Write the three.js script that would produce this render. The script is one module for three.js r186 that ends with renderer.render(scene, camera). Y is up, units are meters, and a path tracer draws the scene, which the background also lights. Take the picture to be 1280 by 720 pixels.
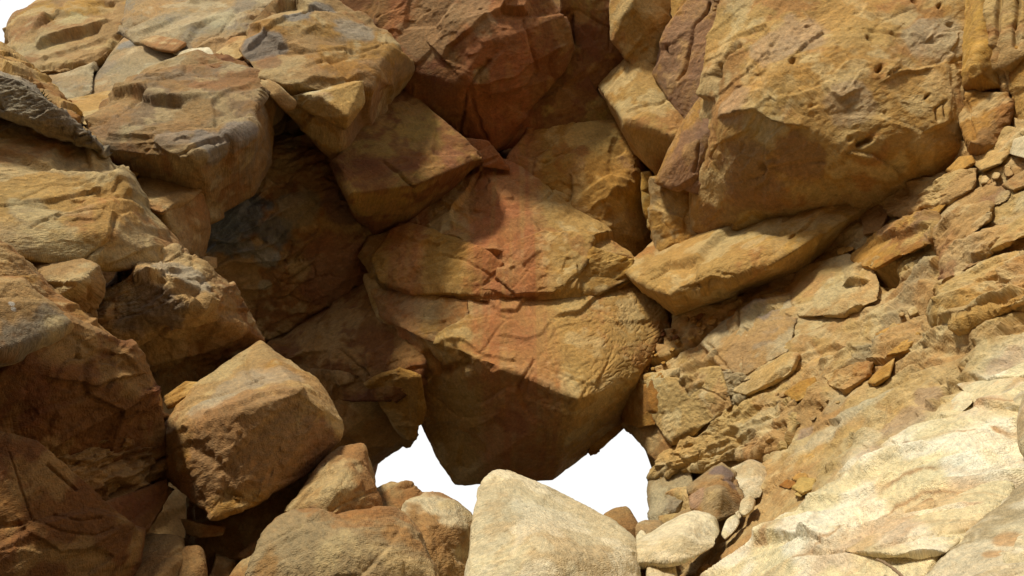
import * as THREE from 'three';
import { ConvexHull } from 'three/addons/math/ConvexHull.js';

// ---------------------------------------------------------------- camera, sky, sun, exposure
const scene = new THREE.Scene();
const F = 1005, PITCH = THREE.MathUtils.degToRad(19), CP = Math.cos(PITCH), SP = Math.sin(PITCH);
const EYE = 1.6;
const camera = new THREE.PerspectiveCamera(2 * Math.atan(360 / F) * 180 / Math.PI, 1280 / 720, 0.05, 6000);
camera.position.set(0, EYE, 0);
camera.rotation.order = 'YXZ';
camera.rotation.x = PITCH;

const renderer = new THREE.WebGLRenderer({ antialias: true });
renderer.setSize(1024, 576);
renderer.toneMapping = THREE.LinearToneMapping;
renderer.toneMappingExposure = 1.1;
renderer.shadowMap.enabled = true;
renderer.shadowMap.type = THREE.PCFSoftShadowMap;

const SUN = new THREE.Vector3(-0.40, 0.84, 0.38).normalize();
{
  // bright hazy sky, the same all round: white haze from the horizon, a little bluer overhead, a broad aureole about the sun
  const W = 512, H = 256, data = new Float32Array(W * H * 4);
  for (let j = 0; j < H; j++) {
    const el = ((j + 0.5) / H - 0.5) * Math.PI;
    for (let i = 0; i < W; i++) {
      const az = ((i + 0.5) / W - 0.5) * 2 * Math.PI;
      const dx = Math.cos(el) * Math.cos(az), dy = Math.sin(el), dz = Math.cos(el) * Math.sin(az);
      const t = Math.min(1, Math.max(0, (dy - .56) / .36)), up = t * t * (3 - 2 * t);
      const c = Math.max(0, dx * SUN.x + dy * SUN.y + dz * SUN.z), au = 0.5 * Math.pow(c, 24);
      let r = 0.95 - 0.77 * up, g = 0.95 - 0.73 * up, b = 0.94 - 0.63 * up;
      if (dy < 0) { r = 0.25; g = 0.22; b = 0.17; }
      const k = (j * W + i) * 4;
      data[k] = r + au; data[k + 1] = g + au * 0.95; data[k + 2] = b + au * 0.85; data[k + 3] = 1;
    }
  }
  const sky = new THREE.DataTexture(data, W, H, THREE.RGBAFormat, THREE.FloatType);
  sky.mapping = THREE.EquirectangularReflectionMapping;
  sky.magFilter = THREE.LinearFilter; sky.minFilter = THREE.LinearFilter;
  sky.needsUpdate = true;
  scene.background = sky; scene.environment = sky;
}
const sun = new THREE.DirectionalLight(new THREE.Color().setRGB(1.0, 0.915, 0.73), 4.0);
sun.position.copy(SUN).multiplyScalar(30).add(new THREE.Vector3(0, 3, -6));
sun.target.position.set(0, 3, -6);
scene.add(sun, sun.target);
sun.castShadow = true; sun.shadow.radius = 14; sun.shadow.mapSize.set(4096, 4096); sun.shadow.bias = -0.0005;
Object.assign(sun.shadow.camera, { left: -12, right: 12, top: 12, bottom: -12, near: 1, far: 70 });

// ---------------------------------------------------------------- noise
const PERM = new Uint8Array(512);
{ let s = 20483; const p = [...Array(256).keys()]; for (let i = 255; i > 0; i--) { s = (s * 1103515245 + 12345) & 0x7fffffff; const j = (s >> 8) % (i + 1); [p[i], p[j]] = [p[j], p[i]]; } for (let i = 0; i < 512; i++) PERM[i] = p[i & 255]; }
const grad = (h, x, y, z) => { h &= 15; const u = h < 8 ? x : y, v = h < 4 ? y : (h === 12 || h === 14) ? x : z; return ((h & 1) ? -u : u) + ((h & 2) ? -v : v); };
function N(x, y, z) {
  const fx = Math.floor(x), fy = Math.floor(y), fz = Math.floor(z), X = fx & 255, Y = fy & 255, Z = fz & 255;
  x -= fx; y -= fy; z -= fz;
  const u = x * x * x * (x * (x * 6 - 15) + 10), v = y * y * y * (y * (y * 6 - 15) + 10), w = z * z * z * (z * (z * 6 - 15) + 10);
  const A = PERM[X] + Y, AA = PERM[A] + Z, AB = PERM[A + 1] + Z, B = PERM[X + 1] + Y, BA = PERM[B] + Z, BB = PERM[B + 1] + Z;
  const l = (a, b, t) => a + t * (b - a);
  return l(l(l(grad(PERM[AA], x, y, z), grad(PERM[BA], x - 1, y, z), u), l(grad(PERM[AB], x, y - 1, z), grad(PERM[BB], x - 1, y - 1, z), u), v),
    l(l(grad(PERM[AA + 1], x, y, z - 1), grad(PERM[BA + 1], x - 1, y, z - 1), u), l(grad(PERM[AB + 1], x, y - 1, z - 1), grad(PERM[BB + 1], x - 1, y - 1, z - 1), u), v), w);
}
function fbm(x, y, z, o) { let a = 1, s = 0; for (let i = 0; i < o; i++) { s += a * N(x, y, z); x = x * 2.03 + 7.1; y = y * 2.03 + 3.7; z = z * 2.03 + 5.3; a *= 0.5; } return s; }
const hash = (a, b, c) => PERM[(PERM[(PERM[a & 255] + b) & 255] + c) & 255] / 255;
const ss = (a, b, x) => { const t = Math.min(1, Math.max(0, (x - a) / (b - a))); return t * t * (3 - 2 * t); };
const cell = { v: 0, gap: 0 };
function facet(x, y, z, soft = .07) {                       // broken rock: flat chips, each with its own tilt and height
  const X = Math.floor(x), Y = Math.floor(y), Z = Math.floor(z); let d1 = 9, d2 = 9, h1 = 0, x1 = 0, y1 = 0, z1 = 0, h2 = 0, x2 = 0, y2 = 0, z2 = 0;
  for (let i = -1; i <= 1; i++) for (let j = -1; j <= 1; j++) for (let k = -1; k <= 1; k++) {
    const a = X + i, b = Y + j, c = Z + k, h = PERM[(PERM[(PERM[a & 255] + b) & 255] + c) & 255];
    const px = a + PERM[h] / 255 - x, py = b + PERM[h + 1] / 255 - y, pz = c + PERM[h + 2] / 255 - z, d = px * px + py * py + pz * pz;
    if (d < d1) { d2 = d1; h2 = h1; x2 = x1; y2 = y1; z2 = z1; d1 = d; h1 = h; x1 = px; y1 = py; z1 = pz; } else if (d < d2) { d2 = d; h2 = h; x2 = px; y2 = py; z2 = pz; }
  }
  const val = (h, x, y, z) => (x * (PERM[h + 3] / 127.5 - 1) + y * (PERM[h + 4] / 127.5 - 1) + z * (PERM[h + 5] / 127.5 - 1)) * 1.5 + (PERM[h + 6] / 255 - 0.5) * 0.45;
  cell.gap = Math.sqrt(d2) - Math.sqrt(d1);
  const v1 = val(h1, x1, y1, z1), t = .5 + .5 * ss(0, soft, cell.gap);
  return cell.v = t >= 1 ? v1 : v1 * t + val(h2, x2, y2, z2) * (1 - t);
}

// ---------------------------------------------------------------- a point of the place: image column and row of the survey photograph, and its distance D (metres) in front of the eye
function at(px, py, D) {
  const v = (360 - py) / F, d = D / (CP - v * SP);
  return [(px - 640) / F * d, EYE + d * (v * CP + SP), -D];
}
function toPx(x, y, z) {
  const yy = y - EYE, dep = -z * CP + yy * SP, up = yy * CP + z * SP;
  return [640 + F * x / dep, 360 - F * up / dep, dep];
}

// ---------------------------------------------------------------- materials
function grainTexture(seed, size) {
  const d = new Uint8Array(size * size * 4), R = 40;
  for (let j = 0; j < size; j++) for (let i = 0; i < size; i++) {
    const a = i / size * 2 * Math.PI, b = j / size * 2 * Math.PI, r = 5;
    const x = Math.cos(a) * r + seed, y = Math.sin(a) * r, z = Math.cos(b) * r, w = Math.sin(b) * r;
    const q = 0.5 + 0.30 * N(x + w, y + z * 0.7, z - w * 0.6) + 0.25 * N(x * 3 + w * 3, y * 3 - z * 2, z * 3 + w) + 0.30 * N(x * 9 - w * 8, y * 9 + z * 7, z * 9);
    const k = (j * size + i) * 4; d[k] = d[k + 1] = d[k + 2] = Math.max(0, Math.min(255, q * 255)); d[k + 3] = 255;
  }
  const t = new THREE.DataTexture(d, size, size); t.wrapS = t.wrapT = THREE.RepeatWrapping; t.magFilter = THREE.LinearFilter; t.minFilter = THREE.LinearMipmapLinearFilter; t.generateMipmaps = true; t.needsUpdate = true;
  return t;
}
const grain = grainTexture(3.3, 1024);
function speckTexture(size) {                    // sand grains and small iron specks, neutral on average
  const d = new Uint8Array(size * size * 4);
  for (let j = 0; j < size; j++) for (let i = 0; i < size; i++) {
    const a = i / size * 2 * Math.PI, b = j / size * 2 * Math.PI, r = 9, x = Math.cos(a) * r, y = Math.sin(a) * r, z = Math.cos(b) * r, w = Math.sin(b) * r;
    const n1 = N(x + w * .8, y + z * .9, z - w * .7 + 4), n2 = N(x * 2.3 - w * 2, y * 2.3 + z * 2.1, z * 2.2 + w * 1.7), n3 = N(x * 5 + w * 4, y * 5 - z * 4.4, z * 5 - w * 3);
    const q = .865 + .08 * n1 + .08 * n2 + .07 * n3 - .16 * ss(.42, .6, n2) + .07 * ss(.45, .6, n3), k = (j * size + i) * 4;
    d[k] = Math.max(0, Math.min(255, 255 * q)); d[k + 1] = Math.max(0, Math.min(255, 255 * (q - .02 * n1))); d[k + 2] = Math.max(0, Math.min(255, 255 * (q - .04 * n1))); d[k + 3] = 255;
  }
  const t = new THREE.DataTexture(d, size, size); t.colorSpace = THREE.SRGBColorSpace; t.wrapS = t.wrapT = THREE.RepeatWrapping; t.magFilter = THREE.LinearFilter; t.minFilter = THREE.LinearMipmapLinearFilter; t.generateMipmaps = true; t.needsUpdate = true;
  return t;
}
const specks = speckTexture(1024);
const STONE = new THREE.MeshStandardMaterial({ vertexColors: true, roughness: 0.94, metalness: 0, map: specks, bumpMap: grain, bumpScale: 0.010 });
const SMOOTH = new THREE.MeshStandardMaterial({ vertexColors: true, roughness: 0.9, metalness: 0, map: specks, bumpMap: grain, bumpScale: 0.009 });

// real-world base colours (linear): main, second, streaks and accents, pale film
const PAL = {
  ochre: [[.337, .175, .031], [.395, .228, .057], [.250, .098, .013], [.451, .291, .096]],
  yellow: [[.415, .237, .042], [.461, .300, .087], [.300, .129, .013], [.507, .373, .139]],
  tan: [[.354, .220, .084], [.296, .166, .057], [.259, .117, .032], [.428, .320, .155]],
  greytan: [[.297, .223, .116], [.327, .209, .092], [.210, .169, .115], [.382, .312, .184]],
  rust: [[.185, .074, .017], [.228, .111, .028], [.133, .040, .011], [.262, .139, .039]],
  red: [[.178, .045, .012], [.221, .078, .017], [.125, .032, .012], [.297, .162, .036]],
  brown: [[.174, .094, .035], [.218, .120, .042], [.123, .057, .021], [.251, .155, .068]],
  grey: [[.192, .155, .105], [.236, .179, .108], [.131, .106, .079], [.297, .253, .177]],
  slate: [[.115, .096, .067], [.157, .111, .059], [.082, .081, .068], [.206, .169, .108]],
  plum: [[.247, .135, .065], [.296, .166, .065], [.188, .100, .057], [.354, .220, .097]],
  purple: [[.194, .137, .117], [.252, .164, .117], [.155, .100, .093], [.349, .246, .156]],
  pale: [[.54, .455, .285], [.58, .50, .33], [.41, .30, .16], [.63, .56, .40]],
  cream: [[.60, .512, .31], [.64, .555, .36], [.48, .33, .165], [.68, .62, .47]],
  khaki: [[.385, .232, .068], [.415, .276, .105], [.30, .142, .04], [.45, .335, .155]],
  straw: [[.40, .268, .10], [.43, .312, .145], [.33, .185, .066], [.46, .365, .19]],
  olive: [[.304, .204, .045], [.353, .239, .062], [.219, .109, .021], [.389, .293, .107]],
};
const KIND = {
  block: { k: .010, low: .025, lowF: .9, fac: .065, facF: 1.4, chip: .014, chipF: 6, strata: .008, bedF: 7, fine: .006, an: 1.6, crack: .02 },
  rough: { k: .018, low: .045, lowF: 1.2, fac: .09, facF: 2.6, chip: .03, chipF: 8, strata: .035, bedF: 11, fine: .008, an: 2.4, crack: .03 },
  face: { k: .009, low: .02, lowF: .8, fac: .05, facF: 1.6, chip: .013, chipF: 6, strata: .012, bedF: 6, fine: .004, an: 1.5, crack: .012 },
  worn: { k: .05, low: .05, lowF: 1.1, fac: .04, facF: 1.6, chip: .010, chipF: 6, strata: .004, bedF: 7, fine: .006, an: 1.5, crack: .012 },
  round: { k: .07, low: .05, lowF: 1.5, fac: .022, facF: 2.4, chip: .006, chipF: 7, strata: 0, bedF: 7, fine: .007, an: 1, crack: 0 },
  slab: { k: .008, low: .04, lowF: 1.6, fac: .06, facF: 3.6, chip: .022, chipF: 10, strata: .03, bedF: 16, fine: .005, an: 2.6, crack: .016 },
};
const BED = new THREE.Vector3(-0.42, 0.86, 0.28).normalize();
const BANDS = [[-1.04, .2, .8], [-.02, .40, 1]];      // red iron streaks that water has drawn down the middle of the arch: world x, half width, strength

let COUNT = 0;
function displaceAndColour(P, NN, o) {
  const n = P.length / 3, K = o, col = new Float32Array(n * 3), bed = o.bed, s0 = o.seed * 13.7;
  const PX = o.marks ? new Float32Array(n * 2) : null;
  const D = new Float32Array(n);
  for (let i = 0; i < n; i++) {
    const x = P[3 * i], y = P[3 * i + 1], z = P[3 * i + 2], x1 = x + s0, y1 = y + s0 * .37, z1 = z - s0 * .61;
    const wx = N(x1 * 1.3, y1 * 1.3, z1 * 1.3), wy = N(x1 * 1.3 + 31, y1 * 1.3, z1 * 1.3);
    const b = x * bed.x + y * bed.y + z * bed.z;
    const m1 = ss(-.35, .35, N(x1 * .9 + 9, y1 * .9, z1 * .9)), m2 = ss(-.3, .35, N(x1 * 1.7 - 9, y1 * 1.7, z1 * 1.7 + 4));
    const pw = o.flow ? o.flow(x, y, z) : 0, rg = 1 - .82 * pw;
    let d = K.low * fbm(x1 * K.lowF, y1 * K.lowF, z1 * K.lowF, 3);
    const e = (K.an - 1) * b, qx = x1 + bed.x * e + wx * .12, qy = y1 + bed.y * e + wy * .12, qz = z1 + bed.z * e + wx * .1;
    if (K.fac) { d += rg * K.fac * (.35 + .65 * m1) * facet(qx * K.facF, qy * K.facF, qz * K.facF, o.soft); if (K.crack) d -= K.crack * m2 * (1 - ss(0, .06, cell.gap)); }
    if (K.chip) { const c = facet(qx * K.chipF + 3, qy * K.chipF, qz * K.chipF, o.soft); d += rg * K.chip * (.15 + .85 * m2) * c; }
    if (K.chip) d += rg * K.chip * .42 * (.25 + .75 * m1) * facet(qx * K.chipF * 2.6 + 9, qy * K.chipF * 2.6, qz * K.chipF * 2.6, o.soft ? .5 : .15);
    if (K.strata) {
      const t = b * K.bedF + .8 * wx + .35 * wy, q = Math.floor(t), f = t - q, h1 = hash(q, 7, o.seed), h2 = hash(q + 1, 7, o.seed);
      d += rg * K.strata * (.2 + .8 * m1 * m2) * (h1 + (h2 - h1) * ss(.7, 1, f) - .5 + .25 * f * (1 - ss(.8, 1, f)));
    }
    d += (1 - .6 * pw) * K.fine * (fbm(x1 * 11, y1 * 11, z1 * 11, 3) + .35 * N(x1 * 52, y1 * 52, z1 * 52));
    if (o.pits) { const h = N(x1 * 7, y1 * 7, z1 * 7); d -= o.pits * ss(.52, .7, h); }
    if (o.ripple) {
      const u = x * .86 + y * .5, v = y * .86 - x * .5, w = ss(-.25, .2, N(x * .8 + 5, y * .8, 3) + (o.rippleAt ? ss(o.rippleAt[0], o.rippleAt[1], x) - .5 : 0));
      const r = Math.abs(N(u * 9 + wx * 1.5, v * 27 + wy * 2, z * 3)) + .3 * Math.abs(N(u * 5, v * 14 + wx * 2, z * 4));
      d -= o.ripple * w * (1 - ss(0, .22, r));
    }
    if (o.flow) {                                // long flowing layers worn by water
      const t = b * 5.2 + .9 * fbm(x * .9 + 3, y * .9, z * .9, 2) + .25 * wx, q = Math.floor(t), f = t - q;
      d += pw * (.075 * (f * f * (1 - ss(.8, 1, f)) - .25) + .03 * (hash(q, 3, 5) * (1 - ss(.75, 1, f)) + hash(q + 1, 3, 5) * ss(.75, 1, f) - .5));
    }
    D[i] = d;
    if (PX) { const q = toPx(x, y, z); const j1 = o.soft ? 3 : 6, j2 = o.soft ? 0 : .5; PX[2 * i] = q[0] + 2.6 * N(x * j1, y * j1, z * j1) + j2 * N(x * 25, y * 25, z * 25); PX[2 * i + 1] = q[1] + 2.6 * N(x * j1 + 40, y * j1, z * j1) + j2 * N(x * 25 + 9, y * 25, z * 25); }
  }
  for (const mk of o.marks || []) {              // traced ledges (h: the upper side stands proud) and open cracks (d)
    const L = mk.l, R = mk.h ? mk.w * 3.2 : mk.w * 3; let x0 = 1e9, x1 = -1e9, y0 = 1e9, y1 = -1e9;
    for (const [x, y] of L) { x0 = Math.min(x0, x - R); x1 = Math.max(x1, x + R); y0 = Math.min(y0, y - R); y1 = Math.max(y1, y + R); }
    for (let i = 0; i < n; i++) {
      const x = PX[2 * i], y = PX[2 * i + 1];
      if (x < x0 || x > x1 || y < y0 || y > y1) continue;
      if (NN[3 * i] * P[3 * i] + NN[3 * i + 1] * (P[3 * i + 1] - EYE) + NN[3 * i + 2] * P[3 * i + 2] > 0) continue;
      let best = 1e9, side = 0, along = 0;
      for (let k = 0; k < L.length - 1; k++) {
        const ax = L[k][0], ay = L[k][1], bx = L[k + 1][0] - ax, by = L[k + 1][1] - ay, tt = ((x - ax) * bx + (y - ay) * by) / (bx * bx + by * by), t = Math.min(1, Math.max(0, tt));
        const ex = x - ax - bx * t, ey = y - ay - by * t, dd = ex * ex + ey * ey;
        if (dd < best) { best = dd; side = bx * (y - ay) - by * (x - ax); along = (k === 0 && tt < 0) ? -tt * Math.hypot(bx, by) : (k === L.length - 2 && tt > 1) ? (tt - 1) * Math.hypot(bx, by) : 0; }
      }
      best = Math.sqrt(best);
      if (mk.h) { const sd = side < 0 ? best : -best; D[i] += mk.h * Math.exp(-Math.max(0, sd) / mk.w) * ss(-1.6, 1.6, sd) * Math.exp(-along / 8); }
      else { const g = mk.w * (.6 + .8 * Math.abs(N(x * .05, y * .05, 3))); D[i] -= mk.d * Math.exp(-best * best / (g * g)); }
    }
  }
  const pal = PAL[o.pal], pal2 = o.pal2 ? PAL[o.pal2] : null, c = [0, 0, 0];
  const mix = (q, w) => { c[0] += (q[0] - c[0]) * w; c[1] += (q[1] - c[1]) * w; c[2] += (q[2] - c[2]) * w; };
  for (let i = 0; i < n; i++) {
    const x = P[3 * i], y = P[3 * i + 1], z = P[3 * i + 2], x1 = x + s0, y1 = y + s0 * .37, z1 = z - s0 * .61;
    const b = x * bed.x + y * bed.y + z * bed.z, f1 = fbm(x1 * 1.1, y1 * 1.1, z1 * 1.1, 3), f2 = fbm(x1 * 2.6 + 8, y1 * 2.6, z1 * 2.6, 3), f3 = fbm(x1 * 9, y1 * 9, z1 * 9, 3);
    c[0] = pal[0][0]; c[1] = pal[0][1]; c[2] = pal[0][2];
    mix(pal[1], ss(-.15, .3, f1 + .3 * f3));
    if (pal2) mix(pal2[0], (o.pal2w ?? .8) * ss(-.05, .22, f2 * .6 + f1 * .5 + .25 * f3 + (o.pal2b ?? 0)));
    mix(pal[2], .75 * ss(.12, .45, N(x1 * 1.9 + 20, y1 * 1.9, z1 * 1.9) + .45 * f3));
    mix(pal[3], .7 * ss(.1, .45, f2 - .3 * f1 + .35 * f3));
    if (o.bandCol) { const t = N(b * 9 + f1 * 1.2, f1 * 2, o.seed), w = ss(.12, .3, t) * o.bandCol; mix(pal[2], w * .7); }
    if (o.flowCol) {
      const w0 = o.flowCol(x, y, z);
      if (w0 > .01) {
        mix(PAL.cream[0], w0); mix(PAL.cream[3], w0 * ss(0, .35, f2));
        const t = b * 4.2 + 1.1 * fbm(x * .9 + 2, y * .9, z * .9, 3) + .12 * f3, u = t * 1.05, l = Math.abs(u - Math.floor(u) - .5) * 2;
        mix([.46, .29, .13], w0 * .6 * ss(.05, .4, N(t * 1.1, 4.4, f1)));
        mix([.34, .20, .09], w0 * .9 * (1 - ss(.03, .16, l)) * (.35 + .65 * ss(-.12, .2, N(t * .7 + 4, f2, 1))));
        mix([.47, .34, .21], w0 * .6 * ss(.2, .42, N(t * .8 + 9, f1 * 2, 7)) * ss(-.1, .25, f2));
      }
    }
    if (o.red) {
      let w = 0; const xs = x + .10 * N(x * 2, y * .5, 4) + .05 * (y - 4) + .05 * f3;
      for (const [cx, hw, st] of BANDS) w = Math.max(w, st * (1 - ss(.65, 1.25, Math.abs(xs - cx) / hw)));
      w *= .62 + .38 * ss(-.25, .15, N(x * 15, y * .5, z * .5)); w *= .75 + .25 * ss(-.3, .2, f2);
      mix([.335, .115, .038], .92 * o.red * w);
    }
    for (const pt of o.spots || []) {
      const ex = x - pt.p[0], ey = y - pt.p[1], ez = z - pt.p[2], d = Math.sqrt(ex * ex + ey * ey + ez * ez) / pt.r;
      mix(pt.c, pt.s * ss(1.1, .75, d + .5 * f2 + .22 * f3));
    }
    const g = 1 + .20 * N(x * 34, y * 34, z * 34) + .15 * f3 + .16 * N(x * 75, y * 75, z * 75), tn = 1 + .10 * N(x * 2.2 + 50, y * 2.2, z * 2.2);
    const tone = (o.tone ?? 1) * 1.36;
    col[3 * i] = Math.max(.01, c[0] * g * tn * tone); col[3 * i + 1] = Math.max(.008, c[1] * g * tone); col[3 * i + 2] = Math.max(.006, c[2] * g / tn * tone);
  }
  for (let i = 0; i < n; i++) { P[3 * i] += NN[3 * i] * D[i]; P[3 * i + 1] += NN[3 * i + 1] * D[i]; P[3 * i + 2] += NN[3 * i + 2] * D[i]; }
  return col;
}

// depth of the nearest rock per 4 x 4 pixels, spread sideways: rock that stays well behind it keeps a coarse mesh
const ZW = 320, ZH = 180; let Z = new Float32Array(ZW * ZH).fill(99);
function coverTriangle(a, b, c) {
  const A = toPx(...a), B = toPx(...b), C = toPx(...c); if (A[2] < .3 || B[2] < .3 || C[2] < .3) return;
  const den = (B[1] - C[1]) * (A[0] - C[0]) + (C[0] - B[0]) * (A[1] - C[1]); if (Math.abs(den) < 1e-6) return;
  const x0 = Math.max(0, Math.floor(Math.min(A[0], B[0], C[0]) / 4)), x1 = Math.min(ZW - 1, Math.ceil(Math.max(A[0], B[0], C[0]) / 4)), y0 = Math.max(0, Math.floor(Math.min(A[1], B[1], C[1]) / 4)), y1 = Math.min(ZH - 1, Math.ceil(Math.max(A[1], B[1], C[1]) / 4));
  for (let j = y0; j <= y1; j++) for (let i = x0; i <= x1; i++) {
    const x = i * 4 + 2, y = j * 4 + 2, u = ((B[1] - C[1]) * (x - C[0]) + (C[0] - B[0]) * (y - C[1])) / den, v = ((C[1] - A[1]) * (x - C[0]) + (A[0] - C[0]) * (y - C[1])) / den, w = 1 - u - v;
    if (u < 0 || v < 0 || w < 0) continue;
    const d = 1 / (u / A[2] + v / B[2] + w / C[2]); if (d < Z[j * ZW + i]) Z[j * ZW + i] = d;
  }
}
function spreadCover() {
  const R = 3, t = new Float32Array(ZW * ZH);
  for (let j = 0; j < ZH; j++) for (let i = 0; i < ZW; i++) { let m = 0; for (let k = -R; k <= R; k++) { const q = Math.min(ZW - 1, Math.max(0, i + k)); m = Math.max(m, Z[j * ZW + q]); } t[j * ZW + i] = m; }
  for (let j = 0; j < ZH; j++) for (let i = 0; i < ZW; i++) { let m = 0; for (let k = -R; k <= R; k++) { const q = Math.min(ZH - 1, Math.max(0, j + k)); m = Math.max(m, t[q * ZW + i]); } Z[j * ZW + i] = m; }
}
const seen = (x, y, d) => { const i = Math.floor(x / 4), j = Math.floor(y / 4); return i < 0 || j < 0 || i >= ZW || j >= ZH || d < Z[j * ZW + i] + .12; };
const LPX = 1.95;            // length of a mesh edge in image pixels where a rock is in view
function refine(P0, T0, o) {
  // split long edges until short enough, keeping neighbours joined
  let P = P0.slice(), T = T0, fine = [];
  const fin = (a, b, c) => {
    const ux = P[3 * b] - P[3 * a], uy = P[3 * b + 1] - P[3 * a + 1], uz = P[3 * b + 2] - P[3 * a + 2], vx = P[3 * c] - P[3 * a], vy = P[3 * c + 1] - P[3 * a + 1], vz = P[3 * c + 2] - P[3 * a + 2];
    const nx = uy * vz - uz * vy, ny = uz * vx - ux * vz, nz = ux * vy - uy * vx, l = Math.hypot(nx, ny, nz) + 1e-12;
    const ex = -P[3 * a], ey = EYE - P[3 * a + 1], ez = -P[3 * a + 2], m = Math.hypot(ex, ey, ez);
    const cs = (nx * ex + ny * ey + nz * ez) / (l * m); return cs > -.06 ? Math.max(1, Math.min(2.2, 1 / Math.max(.3, cs * 1.3))) : 5;
  };
  for (let i = 0; i < T.length; i += 3) fine.push(fin(T[i], T[i + 1], T[i + 2]));
  for (let it = 0; it < 14; it++) {
    const M = new Map(), S = 4194304;
    const big = (a, b, q) => {
      const mx = (P[3 * a] + P[3 * b]) / 2, my = (P[3 * a + 1] + P[3 * b + 1]) / 2, mz = (P[3 * a + 2] + P[3 * b + 2]) / 2;
      const [x, y, dep] = toPx(mx, my, mz), L = Math.hypot(P[3 * a] - P[3 * b], P[3 * a + 1] - P[3 * b + 1], P[3 * a + 2] - P[3 * b + 2]);
      const h = L * F / Math.max(dep, .8) / 2, off = Math.max(0, -x - h, x - h - 1280, -y - h, y - h - 720);
      return L > Math.max(.8, dep) / F * LPX * 1.25 * (o.q ?? 1) * q * (1 + Math.min(7, off / 18)) * (off > 0 || seen(x, y, dep) ? 1 : 4);
    };
    const key = (a, b) => a < b ? a * S + b : b * S + a;
    for (let i = 0, t = 0; i < T.length; i += 3, t++) {
      const q = fine[t];
      for (let e = 0; e < 3; e++) { const a = T[i + e], b = T[i + (e + 1) % 3], k = key(a, b); if (!M.has(k) && big(a, b, q)) { M.set(k, P.length / 3); P.push((P[3 * a] + P[3 * b]) / 2, (P[3 * a + 1] + P[3 * b + 1]) / 2, (P[3 * a + 2] + P[3 * b + 2]) / 2); } }
    }
    if (!M.size) break;
    const T2 = [], f2 = [];
    for (let i = 0, t = 0; i < T.length; i += 3, t++) {
      let v = [T[i], T[i + 1], T[i + 2]], m = [0, 1, 2].map(e => M.get(key(v[e], v[(e + 1) % 3])) ?? -1);
      const cnt = (m[0] >= 0) + (m[1] >= 0) + (m[2] >= 0), put = (...q) => { T2.push(...q); for (let k = 0; k < q.length; k += 3) f2.push(fine[t]); };
      if (cnt === 0) put(...v);
      else if (cnt === 3) put(v[0], m[0], m[2], m[0], v[1], m[1], m[2], m[1], v[2], m[0], m[1], m[2]);
      else {
        while (!(m[0] >= 0 && (cnt === 1 || m[1] >= 0))) { v = [v[1], v[2], v[0]]; m = [m[1], m[2], m[0]]; }
        if (cnt === 1) put(v[0], m[0], v[2], m[0], v[1], v[2]);
        else put(m[0], v[1], m[1], v[0], m[0], m[1], v[0], m[1], v[2]);
      }
    }
    T = T2; fine = f2;
  }
  return [P, T];
}
const used = {};
const numbered = (n) => { const k = used[n] = (used[n] ?? 0) + 1; return k === 1 ? n : `${n}_${String(k - 1).padStart(3, '0')}`; };
function meshFrom(P, T, col, name, mat, parent) {
  const bb = [1e9, 1e9, 1e9, -1e9, -1e9, -1e9];
  for (let i = 0; i < P.length; i += 3) for (let k = 0; k < 3; k++) { bb[k] = Math.min(bb[k], P[i + k]); bb[3 + k] = Math.max(bb[3 + k], P[i + k]); }
  const c = [(bb[0] + bb[3]) / 2, bb[1], (bb[2] + bb[5]) / 2], n = P.length / 3, pos = new Float32Array(n * 3), uv = new Float32Array(n * 2);
  for (let i = 0; i < n; i++) {
    const x = P[3 * i], y = P[3 * i + 1], z = P[3 * i + 2];
    pos[3 * i] = x - c[0]; pos[3 * i + 1] = y - c[1]; pos[3 * i + 2] = z - c[2];
  }
  const g = new THREE.BufferGeometry();
  g.setAttribute('position', new THREE.BufferAttribute(pos, 3)); g.setAttribute('color', new THREE.BufferAttribute(col, 3)); g.setAttribute('uv', new THREE.BufferAttribute(uv, 2));
  g.setIndex(new THREE.BufferAttribute(new Uint32Array(T), 1)); g.computeVertexNormals();
  const nn = g.attributes.normal.array, mean = new THREE.Vector3();   // lay the grain along the rock's own broad side
  for (let i = 0; i < n; i++) { const a = nn[3 * i], b = nn[3 * i + 1], d = nn[3 * i + 2]; if (a * P[3 * i] + b * (P[3 * i + 1] - EYE) + d * P[3 * i + 2] < 0) mean.add(new THREE.Vector3(a, b, d)); }
  if (mean.lengthSq() < 1e-6) mean.set(.2, .3, .93); mean.normalize();
  const ua = new THREE.Vector3(.35, .9, -.2).cross(mean).normalize(), va = mean.clone().cross(ua);
  for (let i = 0; i < n; i++) { const x = P[3 * i], y = P[3 * i + 1], z = P[3 * i + 2]; uv[2 * i] = (x * ua.x + y * ua.y + z * ua.z) * .8; uv[2 * i + 1] = (x * va.x + y * va.y + z * va.z) * .8; }
  const m = new THREE.Mesh(g, mat); m.name = numbered(name); m.castShadow = m.receiveShadow = true;
  m.position.set(...c); if (parent) m.position.sub(parent.position);
  (parent ?? scene).add(m); COUNT += T.length / 3;
  return m;
}
const JOBS = [];
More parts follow.
